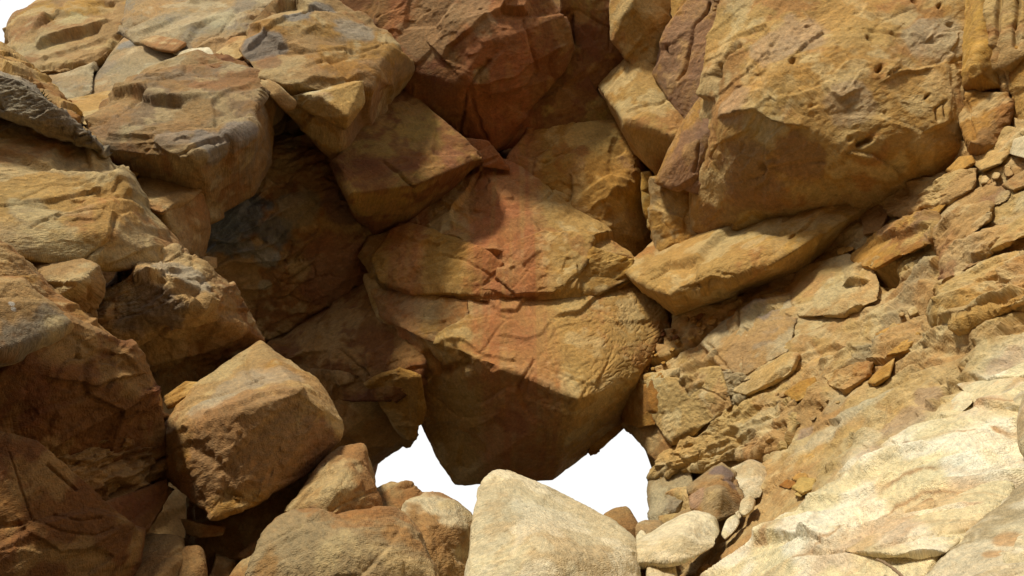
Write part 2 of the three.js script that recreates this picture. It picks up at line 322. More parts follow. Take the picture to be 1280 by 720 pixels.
function hullMesh(name, kind, pal, pts, opt = {}, parent, data) {
  const o = { ...KIND[kind], pal, seed: Math.floor(pts.reduce((a, p) => a + p[0] * 1.7 + p[1] * 3.1, 0)) % 97 + 1, bed: BED, back: .8, shrink: .12, ...opt };
  const V = [], cx = pts.reduce((s, p) => s + p[0], 0) / pts.length, cy = pts.reduce((s, p) => s + p[1], 0) / pts.length;
  for (const p of pts) V.push(new THREE.Vector3(...at(...p)));
  if (o.back) for (const p of pts) V.push(new THREE.Vector3(...at(p[0] + (cx - p[0]) * o.shrink, p[1] + (cy - p[1]) * o.shrink, p[2] + o.back)));
  for (const p of o.more || []) V.push(new THREE.Vector3(...at(...p)));
  for (const p of o.base || []) V.push(new THREE.Vector3(...p));
  const hull = new ConvexHull().setFromPoints(V), P = [], T = [], planes = [], id = new Map();
  for (const f of hull.faces) {
    const idx = []; let e = f.edge;
    do { const v = e.head().point; let k = id.get(v); if (k === undefined) { k = P.length / 3; id.set(v, k); P.push(v.x, v.y, v.z); } idx.push(k); e = e.next; } while (e !== f.edge);
    for (let i = 1; i < idx.length - 1; i++) T.push(idx[0], idx[i], idx[i + 1]);
    const d = f.normal.dot(f.midpoint);
    { const w = idx.map(k => [P[3 * k], P[3 * k + 1], P[3 * k + 2]]); for (let i = 1; i < w.length - 1; i++) coverTriangle(w[0], w[i], w[i + 1]); }
    if (!planes.some(q => q[0] * f.normal.x + q[1] * f.normal.y + q[2] * f.normal.z > .996 && Math.abs(q[3] - d) < .03)) planes.push([f.normal.x, f.normal.y, f.normal.z, d]);
  }
  JOBS.push(() => {
  let thick = 1e9;
  for (const q of planes) { let dm = 0; for (const v of V) dm = Math.max(dm, q[3] - q[0] * v.x - q[1] * v.y - q[2] * v.z); thick = Math.min(thick, dm); }
  const grow = Math.min(o.grow ?? .05, thick * .06), kk = Math.min(o.k * (kind === 'round' ? .5 : .34), thick * .06);
  const [RP, RT] = refine(P, T, o), n = RP.length / 3, NN = new Float32Array(n * 3), np = planes.length, s0 = o.seed * 3.1;
  for (let i = 0; i < n; i++) {
    let x = RP[3 * i], y = RP[3 * i + 1], z = RP[3 * i + 2], gx, gy, gz;
    const k = kk * (.45 + 1.5 * ss(-.4, .5, N(x * 1.6 + s0, y * 1.6, z * 1.6)));
    for (let it = 0; it < 2; it++) {
      let mx = -1e9; for (let j = 0; j < np; j++) { const q = planes[j], v = q[0] * x + q[1] * y + q[2] * z - q[3]; if (v > mx) mx = v; }
      let s = 0; gx = gy = gz = 0;
      for (let j = 0; j < np; j++) { const q = planes[j], w = Math.exp((q[0] * x + q[1] * y + q[2] * z - q[3] - mx) / k); s += w; gx += w * q[0]; gy += w * q[1]; gz += w * q[2]; }
      gx /= s; gy /= s; gz /= s; const f = Math.max(-.5 * kk - grow, Math.min(.35 * thick, mx + k * Math.log(s) - .6 * k - grow)), g2 = Math.max(.35, gx * gx + gy * gy + gz * gz);
      x -= f * gx / g2; y -= f * gy / g2; z -= f * gz / g2;
    }
    const l = Math.hypot(gx, gy, gz) || 1; NN[3 * i] = gx / l; NN[3 * i + 1] = gy / l; NN[3 * i + 2] = gz / l;
    RP[3 * i] = x; RP[3 * i + 1] = y; RP[3 * i + 2] = z;
  }
  for (const sp of o.spots || []) { if (sp.p.length === 2) sp.p = nearest(RP, NN, sp.p); }
  const lim = Math.min(1, thick / .32); for (const q of ['low', 'fac', 'chip', 'strata', 'fine', 'crack']) o[q] *= lim;
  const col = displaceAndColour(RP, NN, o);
  const m = meshFrom(RP, RT, col, name, kind === 'round' ? SMOOTH : STONE, parent);
  if (data) m.userData = data;
  });
}
function nearest(P, NN, [px, py]) {             // the point of the rock's front seen at that place of the survey photograph
  let b = 1e9, r = [0, 0, 0];
  for (let i = 0; i < P.length / 3; i++) {
    const q = toPx(P[3 * i], P[3 * i + 1], P[3 * i + 2]), d = (q[0] - px) ** 2 + (q[1] - py) ** 2 + (NN[3 * i + 2] < -.3 ? 1e5 : 0);
    if (d < b) { b = d; r = [P[3 * i], P[3 * i + 1], P[3 * i + 2]]; }
  }
  return r;
}
function rock(name, label, kind, pal, pts, opt = {}) {
  const data = { label, category: opt.cat ?? (/slab|flake|plate/.test(name) ? 'rock slab' : /^stone/.test(name) ? 'stone' : /boulder/.test(name) ? 'boulder' : 'rock') };
  if (opt.group) data.group = opt.group;
  hullMesh(name, kind, pal, pts, opt, null, data);
}

// ---------------------------------------------------------------- ground
{
  const g = new THREE.PlaneGeometry(6000, 6000, 1, 1); g.rotateX(-Math.PI / 2);
  const m = new THREE.Mesh(g, new THREE.MeshStandardMaterial({ color: new THREE.Color().setRGB(.085, .07, .052), roughness: .9 }));
  m.name = 'dark_shingle_beach'; m.userData = { kind: 'structure' }; m.receiveShadow = true; m.castShadow = true; scene.add(m);
}
// ---------------------------------------------------------------- the cliff behind the arch
function cliff(name, pal, pts, opt) { hullMesh(name, 'block', pal, pts, { q: 2, back: 1.6, ...opt }, null, { kind: 'structure' }); }
cliff('cliff_behind_left', 'tan', [[-160, 150, 8.50], [150, 62, 9.80], [230, -20, 10.10], [420, -60, 9.90], [520, 300, 9.90], [500, 440, 9.80], [440, 490, 9.70], [395, 560, 9.30], [330, 640, 8.50], [-160, 720, 7.10], [-200, 1100, 6.70], [330, 1100, 7.50]]);
cliff('cliff_behind_top', 'rust', [[380, -80, 9.20], [900, -80, 9.00], [880, 320, 9.30], [850, 430, 9.30], [800, 470, 9.30], [600, 470, 9.50], [470, 420, 9.50]]);
cliff('cliff_behind_right', 'ochre', [[850, -80, 8.2], [1350, -80, 7], [2000, -80, 6.2], [2000, 260, 6.0], [1400, 250, 7], [1000, 420, 7.9], [850, 440, 8.4], [800, 400, 8.6]]);

// added unseen walls around the eye, put in to block low sky light
function blockerWall(name, x0, z0, x1, z1, h, t) {
  const dx = x1 - x0, dz = z1 - z0, L = Math.hypot(dx, dz), nx = 40, ny = 14, P = [], T = [], N0 = [];
  const ux = dx / L, uz = dz / L, ox = uz, oz = -ux;
  for (let s = 0; s < 2; s++) for (let j = 0; j <= ny; j++) for (let i = 0; i <= nx; i++) {
    const a = i / nx, y = j / ny * h * (.85 + .3 * N(a * 4 + x0, 3, z0)) - .2, d = (s ? t : 0) + (s ? 0 : .6 * fbm(a * L * .4 + x0, y * .5, z0, 3) + y * .12);
    P.push(x0 + dx * a + ox * d, y, z0 + dz * a + oz * d); N0.push(s ? ox : -ox, 0, s ? oz : -oz);
  }
  const id = (s, i, j) => s * (nx + 1) * (ny + 1) + j * (nx + 1) + i, q = (a, b, c, d) => T.push(a, b, c, a, c, d);
  for (let j = 0; j < ny; j++) { for (let i = 0; i < nx; i++) { q(id(0, i, j), id(0, i, j + 1), id(0, i + 1, j + 1), id(0, i + 1, j)); q(id(1, i, j), id(1, i + 1, j), id(1, i + 1, j + 1), id(1, i, j + 1)); } q(id(0, 0, j), id(1, 0, j), id(1, 0, j + 1), id(0, 0, j + 1)); q(id(0, nx, j), id(0, nx, j + 1), id(1, nx, j + 1), id(1, nx, j)); }
  for (let i = 0; i < nx; i++) q(id(0, i, ny), id(1, i, ny), id(1, i + 1, ny), id(0, i + 1, ny));
  const o = { ...KIND.block, pal: 'ochre', pal2: 'tan', seed: 5, bed: BED }, col = displaceAndColour(P, N0, o);
  meshFrom(P, T, col, name, STONE).userData = { kind: 'structure' };
}
blockerWall('light_blocker_left', -5.6, 4.5, -5.6, -4, 8.5, 2);
blockerWall('light_blocker_behind', 9, 3.6, -6, 3.6, 14, 2);
blockerWall('light_blocker_right', 6.2, -5, 6.2, 4, 8, 2);

// ---------------------------------------------------------------- the layered slope on the right
function spline(ctrl) {                         // thin-plate surface through the surveyed points
  const n = ctrl.length, m = n + 3, A = [], U = (r2) => r2 < 1e-9 ? 0 : r2 * Math.log(r2);
  for (let i = 0; i < m; i++) {
    const r = new Float64Array(m + 1);
    if (i < n) { for (let j = 0; j < n; j++) r[j] = U(((ctrl[i][0] - ctrl[j][0]) / 300) ** 2 + ((ctrl[i][1] - ctrl[j][1]) / 300) ** 2) + (i === j ? .004 : 0); r[n] = 1; r[n + 1] = ctrl[i][0] / 300; r[n + 2] = ctrl[i][1] / 300; r[m] = ctrl[i][2]; }
    else for (let j = 0; j < n; j++) r[j] = i === n ? 1 : ctrl[j][i - n - 1] / 300;
    A.push(r);
  }
  for (let c = 0; c < m; c++) {
    let p = c; for (let r = c; r < m; r++) if (Math.abs(A[r][c]) > Math.abs(A[p][c])) p = r;
    [A[c], A[p]] = [A[p], A[c]];
    for (let r = 0; r < m; r++) if (r !== c) { const f = A[r][c] / A[c][c]; if (f) for (let k = c; k <= m; k++) A[r][k] -= f * A[c][k]; }
  }
  const w = A.map((r, i) => r[m] / r[i]);
  return (x, y) => { let s = w[n] + w[n + 1] * x / 300 + w[n + 2] * y / 300; for (let j = 0; j < n; j++) s += w[j] * U(((x - ctrl[j][0]) / 300) ** 2 + ((y - ctrl[j][1]) / 300) ** 2); return s; };
}
const slopeD = spline([[760, 530, 7.8], [800, 460, 7.4], [830, 410, 7.35], [900, 365, 7.0], [1000, 330, 6.6], [1050, 270, 6.4], [1112, 225, 6.2], [1150, 235, 5.85], [1200, 195, 5.5], [1280, 180, 5.0], [1420, 160, 4.4],
  [900, 450, 6.6], [1000, 420, 6.05], [1100, 330, 5.75], [1200, 280, 5.1], [1280, 280, 4.65], [1420, 260, 4.0], [820, 580, 7.2], [860, 560, 6.85], [950, 540, 6.0], [1050, 470, 5.45], [1150, 420, 4.95], [1280, 400, 4.2], [1420, 400, 3.5],
  [815, 650, 6.9], [880, 640, 6.3], [960, 610, 5.4], [1050, 570, 4.8], [1180, 520, 4.2], [1280, 520, 3.75], [830, 740, 5.6], [900, 700, 4.7], [1000, 650, 4.25], [1100, 620, 3.85], [1220, 600, 3.45], [1280, 640, 3.25], [1280, 720, 2.85], [1170, 690, 3.15], [1100, 720, 3.2], [950, 720, 3.95], [880, 740, 4.5], [1420, 700, 2.4],
  [880, 1000, 3.4], [1100, 1000, 2.4], [1420, 1000, 1.8], [780, 900, 4.4], [1800, 140, 3.9], [1800, 400, 3.1], [1800, 700, 2.1], [1800, 1000, 1.6]]);
const onSlope = (x, y, up = 0) => [x, y, slopeD(x, y) - up];
const pA = new THREE.Vector3(...at(870, 712, 4.7)), pB = new THREE.Vector3(...at(1280, 425, 4.1)), sN = new THREE.Vector3(-.58, .67, .46);
const pN = pB.clone().sub(pA).normalize().cross(sN).normalize(); if (pN.dot(new THREE.Vector3(...at(1150, 650, 3.6)).sub(pA)) < 0) pN.negate();
const paleW = (x, y, z) => ss(-.12, .22, pN.x * (x - pA.x) + pN.y * (y - pA.y) + pN.z * (z - pA.z) + .2 * N(x * 1.4, y * 1.4, z * 1.4) + .07 * N(x * 5, y * 5, z * 5));
let slope;
const tr = new THREE.Vector3(...at(1250, 280, slopeD(1250, 280))).sub(new THREE.Vector3(...at(900, 490, slopeD(900, 490)))).normalize();
const slopeBed = sN.clone().normalize().multiplyScalar(.45).addScaledVector(tr.clone().cross(sN).normalize().negate(), .89).normalize();
{
  const poly = [[842, 375], [960, 330], [1040, 275], [1100, 215], [1160, 205], [1215, 170], [1290, 150], [1420, 140], [1800, 120], [1800, 1020], [790, 1020], [800, 720], [826, 660], [830, 600], [835, 565], [800, 530], [796, 470], [835, 415]];
  const inside = (x, y) => { let r = false; for (let i = 0, j = poly.length - 1; i < poly.length; j = i++) { const [a, b] = poly[i], [c, d] = poly[j]; if ((b > y) !== (d > y) && x < (c - a) * (y - b) / (d - b) + a) r = !r; } return r; };
  const xs = [], ys = []; for (let x = 770; x <= 1810; x += 10) xs.push(x); for (let y = 120; y <= 1030; y += 10) ys.push(y);
  const nx = xs.length, id = new Int32Array(nx * ys.length).fill(-1), P0 = [], T0 = [];
  const vert = (i, j) => { const k = j * nx + i; if (id[k] < 0) { id[k] = P0.length / 3; P0.push(...at(xs[i], ys[j], slopeD(xs[i], ys[j]))); } return id[k]; };
  for (let j = 0; j < ys.length - 1; j++) for (let i = 0; i < nx - 1; i++) {
    if (!inside(xs[i] + 5, ys[j] + 5)) continue;
    const a = vert(i, j), b = vert(i + 1, j), c = vert(i + 1, j + 1), d = vert(i, j + 1);
    if ((i + j) & 1) T0.push(a, d, c, a, c, b); else T0.push(a, d, b, b, d, c);
  }
  const [P, T] = refine(P0, T0, { q: 1 }), NN = [], edge = new Map();
  for (let i = 0; i < P.length; i += 3) {
    const [x, y] = toPx(P[i], P[i + 1], P[i + 2]), p = at(x, y, slopeD(x, y)), a = at(x + 4, y, slopeD(x + 4, y)), b = at(x, y - 4, slopeD(x, y - 4));
    const u = [a[0] - p[0], a[1] - p[1], a[2] - p[2]], v = [b[0] - p[0], b[1] - p[1], b[2] - p[2]], n = [u[1] * v[2] - u[2] * v[1], u[2] * v[0] - u[0] * v[2], u[0] * v[1] - u[1] * v[0]], l = Math.hypot(...n);
    P[i] = p[0]; P[i + 1] = p[1]; P[i + 2] = p[2]; NN.push(n[0] / l, n[1] / l, n[2] / l);
  }
  for (let i = 0; i < T.length; i += 3) for (let k = 0; k < 3; k++) { const p = T[i + k], q = T[i + (k + 1) % 3], r = q * 4194304 + p; if (edge.has(r)) edge.delete(r); else edge.set(p * 4194304 + q, [p, q]); }
  const o = { ...KIND.rough, k: .02, low: .06, soft: .22, fac: .08, facF: 1.7, chip: .03, chipF: 4.5, strata: .05, bedF: 6.5, an: 2.2, crack: 0, fine: .009, pal: 'straw', pal2: 'tan', tone: 1.08, seed: 77, bed: slopeBed, flow: paleW, flowCol: paleW, bandCol: .5 };
  const dA = new THREE.Vector3(...at(1130, 345, 5.5)), dB = new THREE.Vector3(...at(1060, 560, 4.85));
  o.spots = [];
  for (let i = 0; i <= 9; i++) { const t = i / 9; const q = [1160 - 110 * t, 325 + 175 * t]; o.spots.push({ p: at(...q, slopeD(...q)), r: .13, c: [.29, .235, .135], s: .5 }); }
  for (let i = 0; i <= 8; i++) { const t = i / 8; const q = [1100 - 95 * t, 505 + 60 * t]; o.spots.push({ p: at(...q, slopeD(...q)), r: .10, c: [.42, .36, .23], s: .55 }); }
  for (const [x, y, r, c, s] of [[950, 390, .12, [.26, .185, .125], .8], [1040, 375, .3, [.40, .31, .16], .6], [930, 440, .35, [.38, .31, .18], .7], [1130, 530, .16, [.34, .235, .15], .6], [1090, 575, .1, [.34, .235, .15], .6], [1160, 495, .07, [.30, .2, .12], .7], [1005, 545, .08, [.28, .2, .14], .7], [1245, 460, .08, [.44, .31, .2], .6], [1265, 445, .08, [.44, .31, .2], .6]])
    o.spots.push({ p: at(x, y, slopeD(x, y)), r, c, s });
  o.marks = [
    { l: [[885, 465], [905, 440], [928, 415], [935, 370]], d: .05, w: 2.2 }, { l: [[805, 458], [840, 440], [880, 418], [928, 383]], d: .06, w: 2.5 },
    { l: [[1000, 450], [1045, 430], [1075, 440], [1110, 420], [1125, 395]], h: .04, w: 14 }, { l: [[1048, 382], [1055, 392], [1075, 385], [1095, 372]], h: .05, w: 14 },
    { l: [[1052, 378], [1054, 392]], d: .12, w: 4 }, { l: [[995, 500], [1003, 506], [1012, 498]], d: .1, w: 4 },
    { l: [[1030, 455], [1060, 445], [1080, 430]], h: .04, w: 14 }, { l: [[985, 530], [982, 545], [982, 560]], d: .06, w: 3 },
    { l: [[1175, 400], [1195, 415], [1240, 405], [1285, 378]], h: .10, w: 26 }, { l: [[1130, 492], [1120, 505], [1105, 525], [1095, 540]], d: .03, w: 2.5 },
    { l: [[1163, 505], [1170, 495], [1180, 483], [1200, 475], [1215, 470], [1240, 478], [1285, 474]], h: .05, w: 12 }, { l: [[1165, 512], [1172, 498], [1180, 488]], d: .09, w: 4 },
    { l: [[1180, 525], [1215, 520], [1270, 515], [1290, 516]], h: .04, w: 10 }, { l: [[1045, 625], [1090, 600], [1130, 580], [1165, 570]], h: .035, w: 10 }, { l: [[1010, 640], [1070, 630], [1110, 615], [1160, 585]], h: .03, w: 8 },
    { l: [[1024, 690], [1085, 685], [1130, 675], [1170, 668], [1210, 662]], h: .05, w: 18 }, { l: [[1075, 645], [1074, 662], [1060, 675], [1040, 685], [1024, 682]], h: -.03, w: 12 }, { l: [[960, 690], [990, 680], [1020, 682]], h: .06, w: 16 },
    { l: [[880, 720], [930, 690], [970, 660], [1010, 645]], d: .02, w: 2 }, { l: [[1150, 716], [1165, 703], [1180, 692]], d: .08, w: 3 }, { l: [[1113, 632], [1130, 622], [1165, 610]], d: .012, w: 1.6 }, { l: [[1150, 640], [1165, 634]], d: .04, w: 4 },
    { l: [[1090, 345], [1100, 350], [1112, 340]], d: .22, w: 8 }, { l: [[905, 505], [920, 490], [945, 480], [965, 470]], d: .05, w: 3 }, { l: [[1024, 500], [1045, 470], [1075, 455]], h: .05, w: 12 },
  ];
  const n0 = P.length / 3, NNf = new Float32Array(NN), col = displaceAndColour(P, NNf, o), C = Array.from(col);
  const back = new Map();
  const bk = (v) => { if (!back.has(v)) { back.set(v, P.length / 3); P.push(P[3 * v] + .5, P[3 * v + 1] - .9, P[3 * v + 2] - 1.1); C.push(C[3 * v], C[3 * v + 1], C[3 * v + 2]); } return back.get(v); };
  for (const [p, q] of edge.values()) { const a = bk(p), b = bk(q); T.push(q, p, a, q, a, b); }
  slope = meshFrom(P, T, new Float32Array(C), 'bedrock_slope', STONE);
  slope.userData = { kind: 'structure' };
  for (let i = 0; i < T.length; i += 3) { const q = (k) => [P[3 * k], P[3 * k + 1], P[3 * k + 2]]; coverTriangle(q(T[i]), q(T[i + 1]), q(T[i + 2])); }
}
const slab = (pal, pts, up, opt = {}) => hullMesh('rock_slab', opt.kind ?? 'slab', pal, pts.map(([x, y, u]) => onSlope(x, y, (u ?? up) * .6)), { back: .35, shrink: .05, bed: slopeBed, tone: /cream|pale/.test(pal) ? 1 : 1.1, ...opt }, slope);
// separate ledges and blocks of the slope
slab('straw', [[800, 472], [838, 464], [900, 461], [908, 486], [914, 507], [886, 527], [842, 550], [822, 530], [824, 508]], .16, { kind: 'block', pal2: 'greytan', fac: .03, marks: [{ l: [[838, 470], [870, 480], [905, 500]], d: .015, w: 1.5 }] });
slab('ochre', [[788, 478, .1], [805, 470], [838, 466], [826, 508], [818, 531], [797, 535], [779, 527, 0], [782, 492, 0], [812, 505, .3]], .2, { kind: 'block' });
slab('tan', [[780, 530, -.1], [800, 535, .05], [820, 530, .1], [844, 550, .12], [838, 562, .1], [822, 581, 0], [803, 557, -.1]], .1, { kind: 'block' });
slab('straw', [[820, 580, 0], [842, 560], [900, 525], [945, 500], [990, 503], [998, 527], [984, 558], [920, 576], [860, 590], [813, 597, 0]], .08, { kind: 'rough', pal2: 'greytan', strata: .06, marks: [{ l: [[820, 600], [850, 580], [900, 565], [950, 545]], d: .03, w: 2 }, { l: [[840, 590], [880, 565], [940, 540]], h: .03, w: 10 }, { l: [[981, 530], [980, 545], [982, 556]], d: .06, w: 2.5 }] });
slab('greytan', [[812, 597, 0], [862, 586, .12], [866, 612, .1], [840, 618, .15], [835, 640, .05], [826, 655, 0], [818, 652, -.05], [810, 614, -.05]], .08, { kind: 'block', pal2: 'tan' });
slab('greytan', [[897, 470], [908, 463], [930, 470], [945, 480], [915, 508], [909, 488]], .1, { kind: 'slab' });
slab('straw', [[918, 489], [940, 470], [985, 441], [998, 444], [988, 466], [950, 485], [933, 493]], .14, { kind: 'worn', k: .03 });
slab('ochre', [[982, 492], [1000, 478], [1018, 472], [1022, 480], [1012, 496], [995, 502]], .12, {});
slab('greytan', [[880, 430], [935, 378], [975, 362], [1000, 375], [990, 420], [985, 440], [930, 470], [905, 462]], .06, { kind: 'face', pal2: 'tan', spots: [{ p: [952, 388], r: .11, c: [.25, .18, .13], s: .9 }, { p: [936, 405], r: .08, c: [.26, .185, .13], s: .85 }, { p: [970, 368], r: .06, c: [.26, .19, .14], s: .85 }], marks: [{ l: [[884, 430], [905, 455], [915, 470]], d: .03, w: 2 }, { l: [[935, 410], [930, 440], [925, 465]], d: .02, w: 1.6 }] });
slab('straw', [[1000, 335], [1060, 318], [1088, 330], [1098, 355], [1095, 375], [1055, 392], [1000, 395], [985, 365]], .07, { kind: 'face', pal2: 'tan' });
slab('ochre', [[1060, 322, .05], [1110, 292], [1150, 270], [1168, 280], [1165, 302], [1145, 312], [1115, 325], [1092, 336], [1075, 330, .1]], .22, { kind: 'rough', pal2: 'plum' });
slab('tan', [[1092, 246], [1150, 234], [1190, 216], [1219, 214], [1216, 236], [1192, 251], [1154, 263], [1118, 270]], .12, { pal2: 'yellow' });
slab('tan', [[1074, 266], [1096, 246], [1112, 250], [1106, 276], [1100, 289], [1082, 293]], .1, { kind: 'block' });
slab('ochre', [[1154, 264], [1186, 252], [1162, 280], [1150, 275]], .16, {});
slab('tan', [[1165, 286], [1200, 262], [1236, 258], [1236, 276], [1196, 304], [1172, 320]], .16, { kind: 'rough', pal2: 'plum', strata: .05 });
slab('tan', [[1165, 262], [1225, 235], [1265, 238], [1258, 250], [1230, 262], [1175, 285]], .08, { pal2: 'plum' });
slab('straw', [[1218, 205], [1245, 192], [1262, 188], [1250, 205], [1228, 214]], .1, {});
slab('tan', [[1255, 232], [1280, 214], [1300, 212], [1300, 226], [1268, 238]], .14, {});
slab('ochre', [[1185, 213], [1200, 198], [1214, 196], [1218, 204], [1200, 216]], .14, { kind: 'worn', k: .03 });
slab('straw', [[1179, 362], [1192, 348], [1244, 318], [1300, 308], [1300, 366], [1262, 372], [1224, 398], [1190, 413], [1180, 396]], .22, { kind: 'rough', strata: .06, bedF: 13, pal2: 'ochre', back: .6 });
slab('tan', [[1186, 318], [1205, 296], [1240, 286], [1262, 282], [1240, 318], [1195, 346], [1180, 352]], .1, { pal2: 'plum' });
slab('straw', [[1222, 314], [1250, 290], [1290, 262], [1300, 285], [1255, 305], [1228, 318]], .16, {});
slab('ochre', [[1086, 478], [1100, 462], [1118, 448], [1112, 470], [1095, 481]], .1, {});
slab('tan', [[1032, 472], [1048, 458], [1090, 452], [1085, 470], [1060, 490], [1040, 482]], .07, { pal2: 'ochre' });
slab('ochre', [[1100, 420], [1125, 410], [1150, 418], [1135, 440], [1110, 445]], .03, {});
for (const [x, y, w, h] of [[965, 600, 10, 7], [980, 590, 11, 7], [998, 580, 12, 7], [985, 605, 11, 6], [968, 585, 9, 6], [1000, 597, 10, 6], [955, 598, 9, 7], [1010, 572, 10, 6]])
  slab('ochre', [[x - w, y + 2], [x - w * .3, y - h], [x + w * .8, y - h * .8], [x + w, y + h * .3], [x, y + h]], .05, { back: .15 });
// crumbled bits along the seams
{
  let s = 41; const R = () => { s = (s * 16807) % 2147483647; return s / 2147483647; };
  for (const [x0, y0, x1, y1, n, wd, pal] of [[806, 456, 925, 384, 26, 8, 'ochre'], [830, 420, 890, 388, 12, 8, 'rust'], [1040, 322, 1095, 300, 7, 7, 'ochre'], [915, 512, 1000, 485, 12, 6, 'straw'], [850, 556, 910, 525, 10, 5, 'tan'], [1010, 530, 1060, 480, 5, 12, 'straw'], [1090, 440, 1150, 380, 5, 12, 'straw'], [950, 590, 1010, 575, 8, 10, 'straw'], [1220, 250, 1275, 195, 10, 9, 'tan']])
    for (let i = 0; i < n; i++) {
      const t = R(), x = x0 + (x1 - x0) * t + (R() - .5) * 2 * wd, y = y0 + (y1 - y0) * t + (R() - .5) * 2 * wd, w = 2.5 + 6 * R() * R(), h = w * (.45 + .4 * R()), tilt = -.5 + .5 * (R() - .5);
      const pts = []; for (let k = 0; k < 6; k++) { const a = k / 6 * 6.283 + R() * .8, ex = Math.cos(a) * w, ey = Math.sin(a) * h; pts.push([x + ex * Math.cos(tilt) - ey * Math.sin(tilt), y + ex * Math.sin(tilt) + ey * Math.cos(tilt)]); }
      slab(pal, pts, .03 + .05 * R(), { back: .06 + .06 * R(), pal2: 'tan', kind: 'slab' });
    }
}
// pale water-worn layers
slab('cream', [[1060, 690], [1130, 640], [1200, 600], [1262, 606], [1262, 625], [1215, 662], [1180, 690], [1120, 694]], .06, { kind: 'round', k: .05, pal2: 'pale', fac: .012, flowCol: paleW, marks: [{ l: [[1085, 688], [1130, 675], [1170, 668], [1210, 662]], d: .02, w: 1.8 }, { l: [[1110, 640], [1140, 638], [1160, 630], [1180, 620]], d: .014, w: 1.6 }, { l: [[1150, 640], [1160, 636], [1165, 632]], d: .03, w: 3.5 }], spots: [{ p: [1158, 636], r: .03, c: [.28, .24, .17], s: .8 }] });
slab('tan', [[1044, 626], [1062, 596], [1090, 590], [1100, 600], [1080, 614]], .05, { kind: 'worn', k: .02, pal2: 'plum' });
slab('pale', [[1160, 730], [1186, 700], [1240, 650], [1275, 620], [1310, 590], [1320, 740], [1170, 800]], .10, { kind: 'worn', k: .03, pal2: 'greytan', fac: .02, back: .5, spots: [{ p: [1255, 675], r: .06, c: [.42, .25, .11], s: .8 }, { p: [1240, 690], r: .05, c: [.42, .25, .11], s: .8 }] });
slab('cream', [[1226, 726], [1240, 694], [1270, 670], [1310, 640], [1320, 760], [1230, 800]], .16, { kind: 'worn', k: .03, pal2: 'pale', back: .5 });
slab('cream', [[1190, 500], [1205, 488], [1222, 490], [1214, 505], [1192, 520], [1184, 518]], .05, { kind: 'round', k: .03 });
slab('cream', [[1196, 480], [1225, 477], [1280, 478], [1280, 512], [1240, 516], [1222, 505]], .03, { kind: 'round', k: .03, pal2: 'greytan' });

// ---------------------------------------------------------------- rocks of the arch, top and middle
rock('boulder', 'dark red iron-stained block hanging at the top of the arch', 'face', 'rust', [[472, 24, 7.35], [496, -40, 7.2], [660, -40, 7.0], [702, 20, 7.1], [714, 62, 7.35], [697, 90, 7.5], [668, 127, 7.65], [623, 180, 7.95], [605, 178, 7.95], [572, 173, 7.9], [523, 147, 7.75], [504, 86, 7.4], [575, 103, 7.25], [604, 58, 7.05]], { back: 1.1, red: .6, pal2: 'red', pal2w: .55, pal2b: .05, fac: .08, spots: [{ p: [535, 35], r: .40, c: [.26, .155, .065], s: .85 }, { p: [590, 20], r: .25, c: [.26, .155, .065], s: .8 }, { p: [600, 95], r: .1, c: [.30, .19, .07], s: .7 }],
  marks: [{ l: [[575, 170], [582, 130], [586, 108], [612, 75]], d: .05, w: 3 }, { l: [[590, 112], [596, 145], [608, 174]], d: .05, w: 3 }, { l: [[540, 60], [555, 75], [560, 60], [590, 40], [640, 0]], h: .05, w: 16 }, { l: [[655, 20], [665, 60], [672, 90], [655, 110]], d: .03, w: 2.5 }, { l: [[585, 108], [640, 95], [700, 60]], h: .04, w: 14 }] });
rock('boulder', 'red and olive striped rock face right of the dark red block', 'face', 'rust', [[619, 184, 8.1], [640, 158, 8.0], [668, 124, 7.8], [712, 58, 7.45], [737, 106, 7.6], [767, 155, 7.85], [670, 162, 8.0]], { pal2: 'olive', red: 1, back: .9 });
rock('boulder', 'brown upper rock between the red block and the split top wedge', 'block', 'rust', [[704, 34, 7.35], [708, -40, 7.0], [772, -40, 7.1], [777, 28, 7.25], [769, 52, 7.35], [777, 77, 7.5], [753, 104, 7.6], [735, 114, 7.65], [713, 64, 7.5]], { pal2: 'olive', marks: [{ l: [[712, 110], [713, 60], [716, 20]], d: .05, w: 3 }, { l: [[700, 30], [690, 10], [690, -5]], d: .04, w: 3 }] });
rock('boulder', 'olive wedge at the top with one sunlit triangular side', 'face', 'khaki', [[760, -40, 7.2], [797, -40, 6.75], [832, -30, 6.9], [838, 60, 7.15], [823, 93, 7.25], [795, 83, 7.25], [768, 47, 7.1], [794, 2, 6.8]], { pal2: 'ochre' });
rock('boulder', 'bright yellow angular block wedged beside the big bulging boulder', 'block', 'khaki', [[750, 104, 7.65], [778, 73, 7.6], [800, 79, 7.25], [822, 93, 7.15], [856, 146, 6.95], [850, 173, 6.85], [784, 150, 7.05], [846, 184, 7.2], [821, 215, 7.5], [797, 189, 7.5], [768, 128, 7.35]], { pal2: 'ochre', fac: .03, chip: .008, low: .02, marks: [{ l: [[783, 140], [810, 132], [835, 125]], d: .02, w: 1.8 }] });
rock('boulder', 'narrow plum-brown rock left of the big bulging boulder', 'block', 'plum', [[819, 92, 7.05], [834, 40, 6.85], [856, 22, 6.7], [878, -30, 6.55], [894, -5, 6.5], [890, 90, 6.5], [880, 132, 6.65], [859, 153, 6.9]], { pal2: 'ochre', marks: [{ l: [[886, 0], [866, 35], [858, 80], [850, 100]], d: .06, w: 2.2 }, { l: [[832, 60], [834, 68]], d: .08, w: 3 }] });
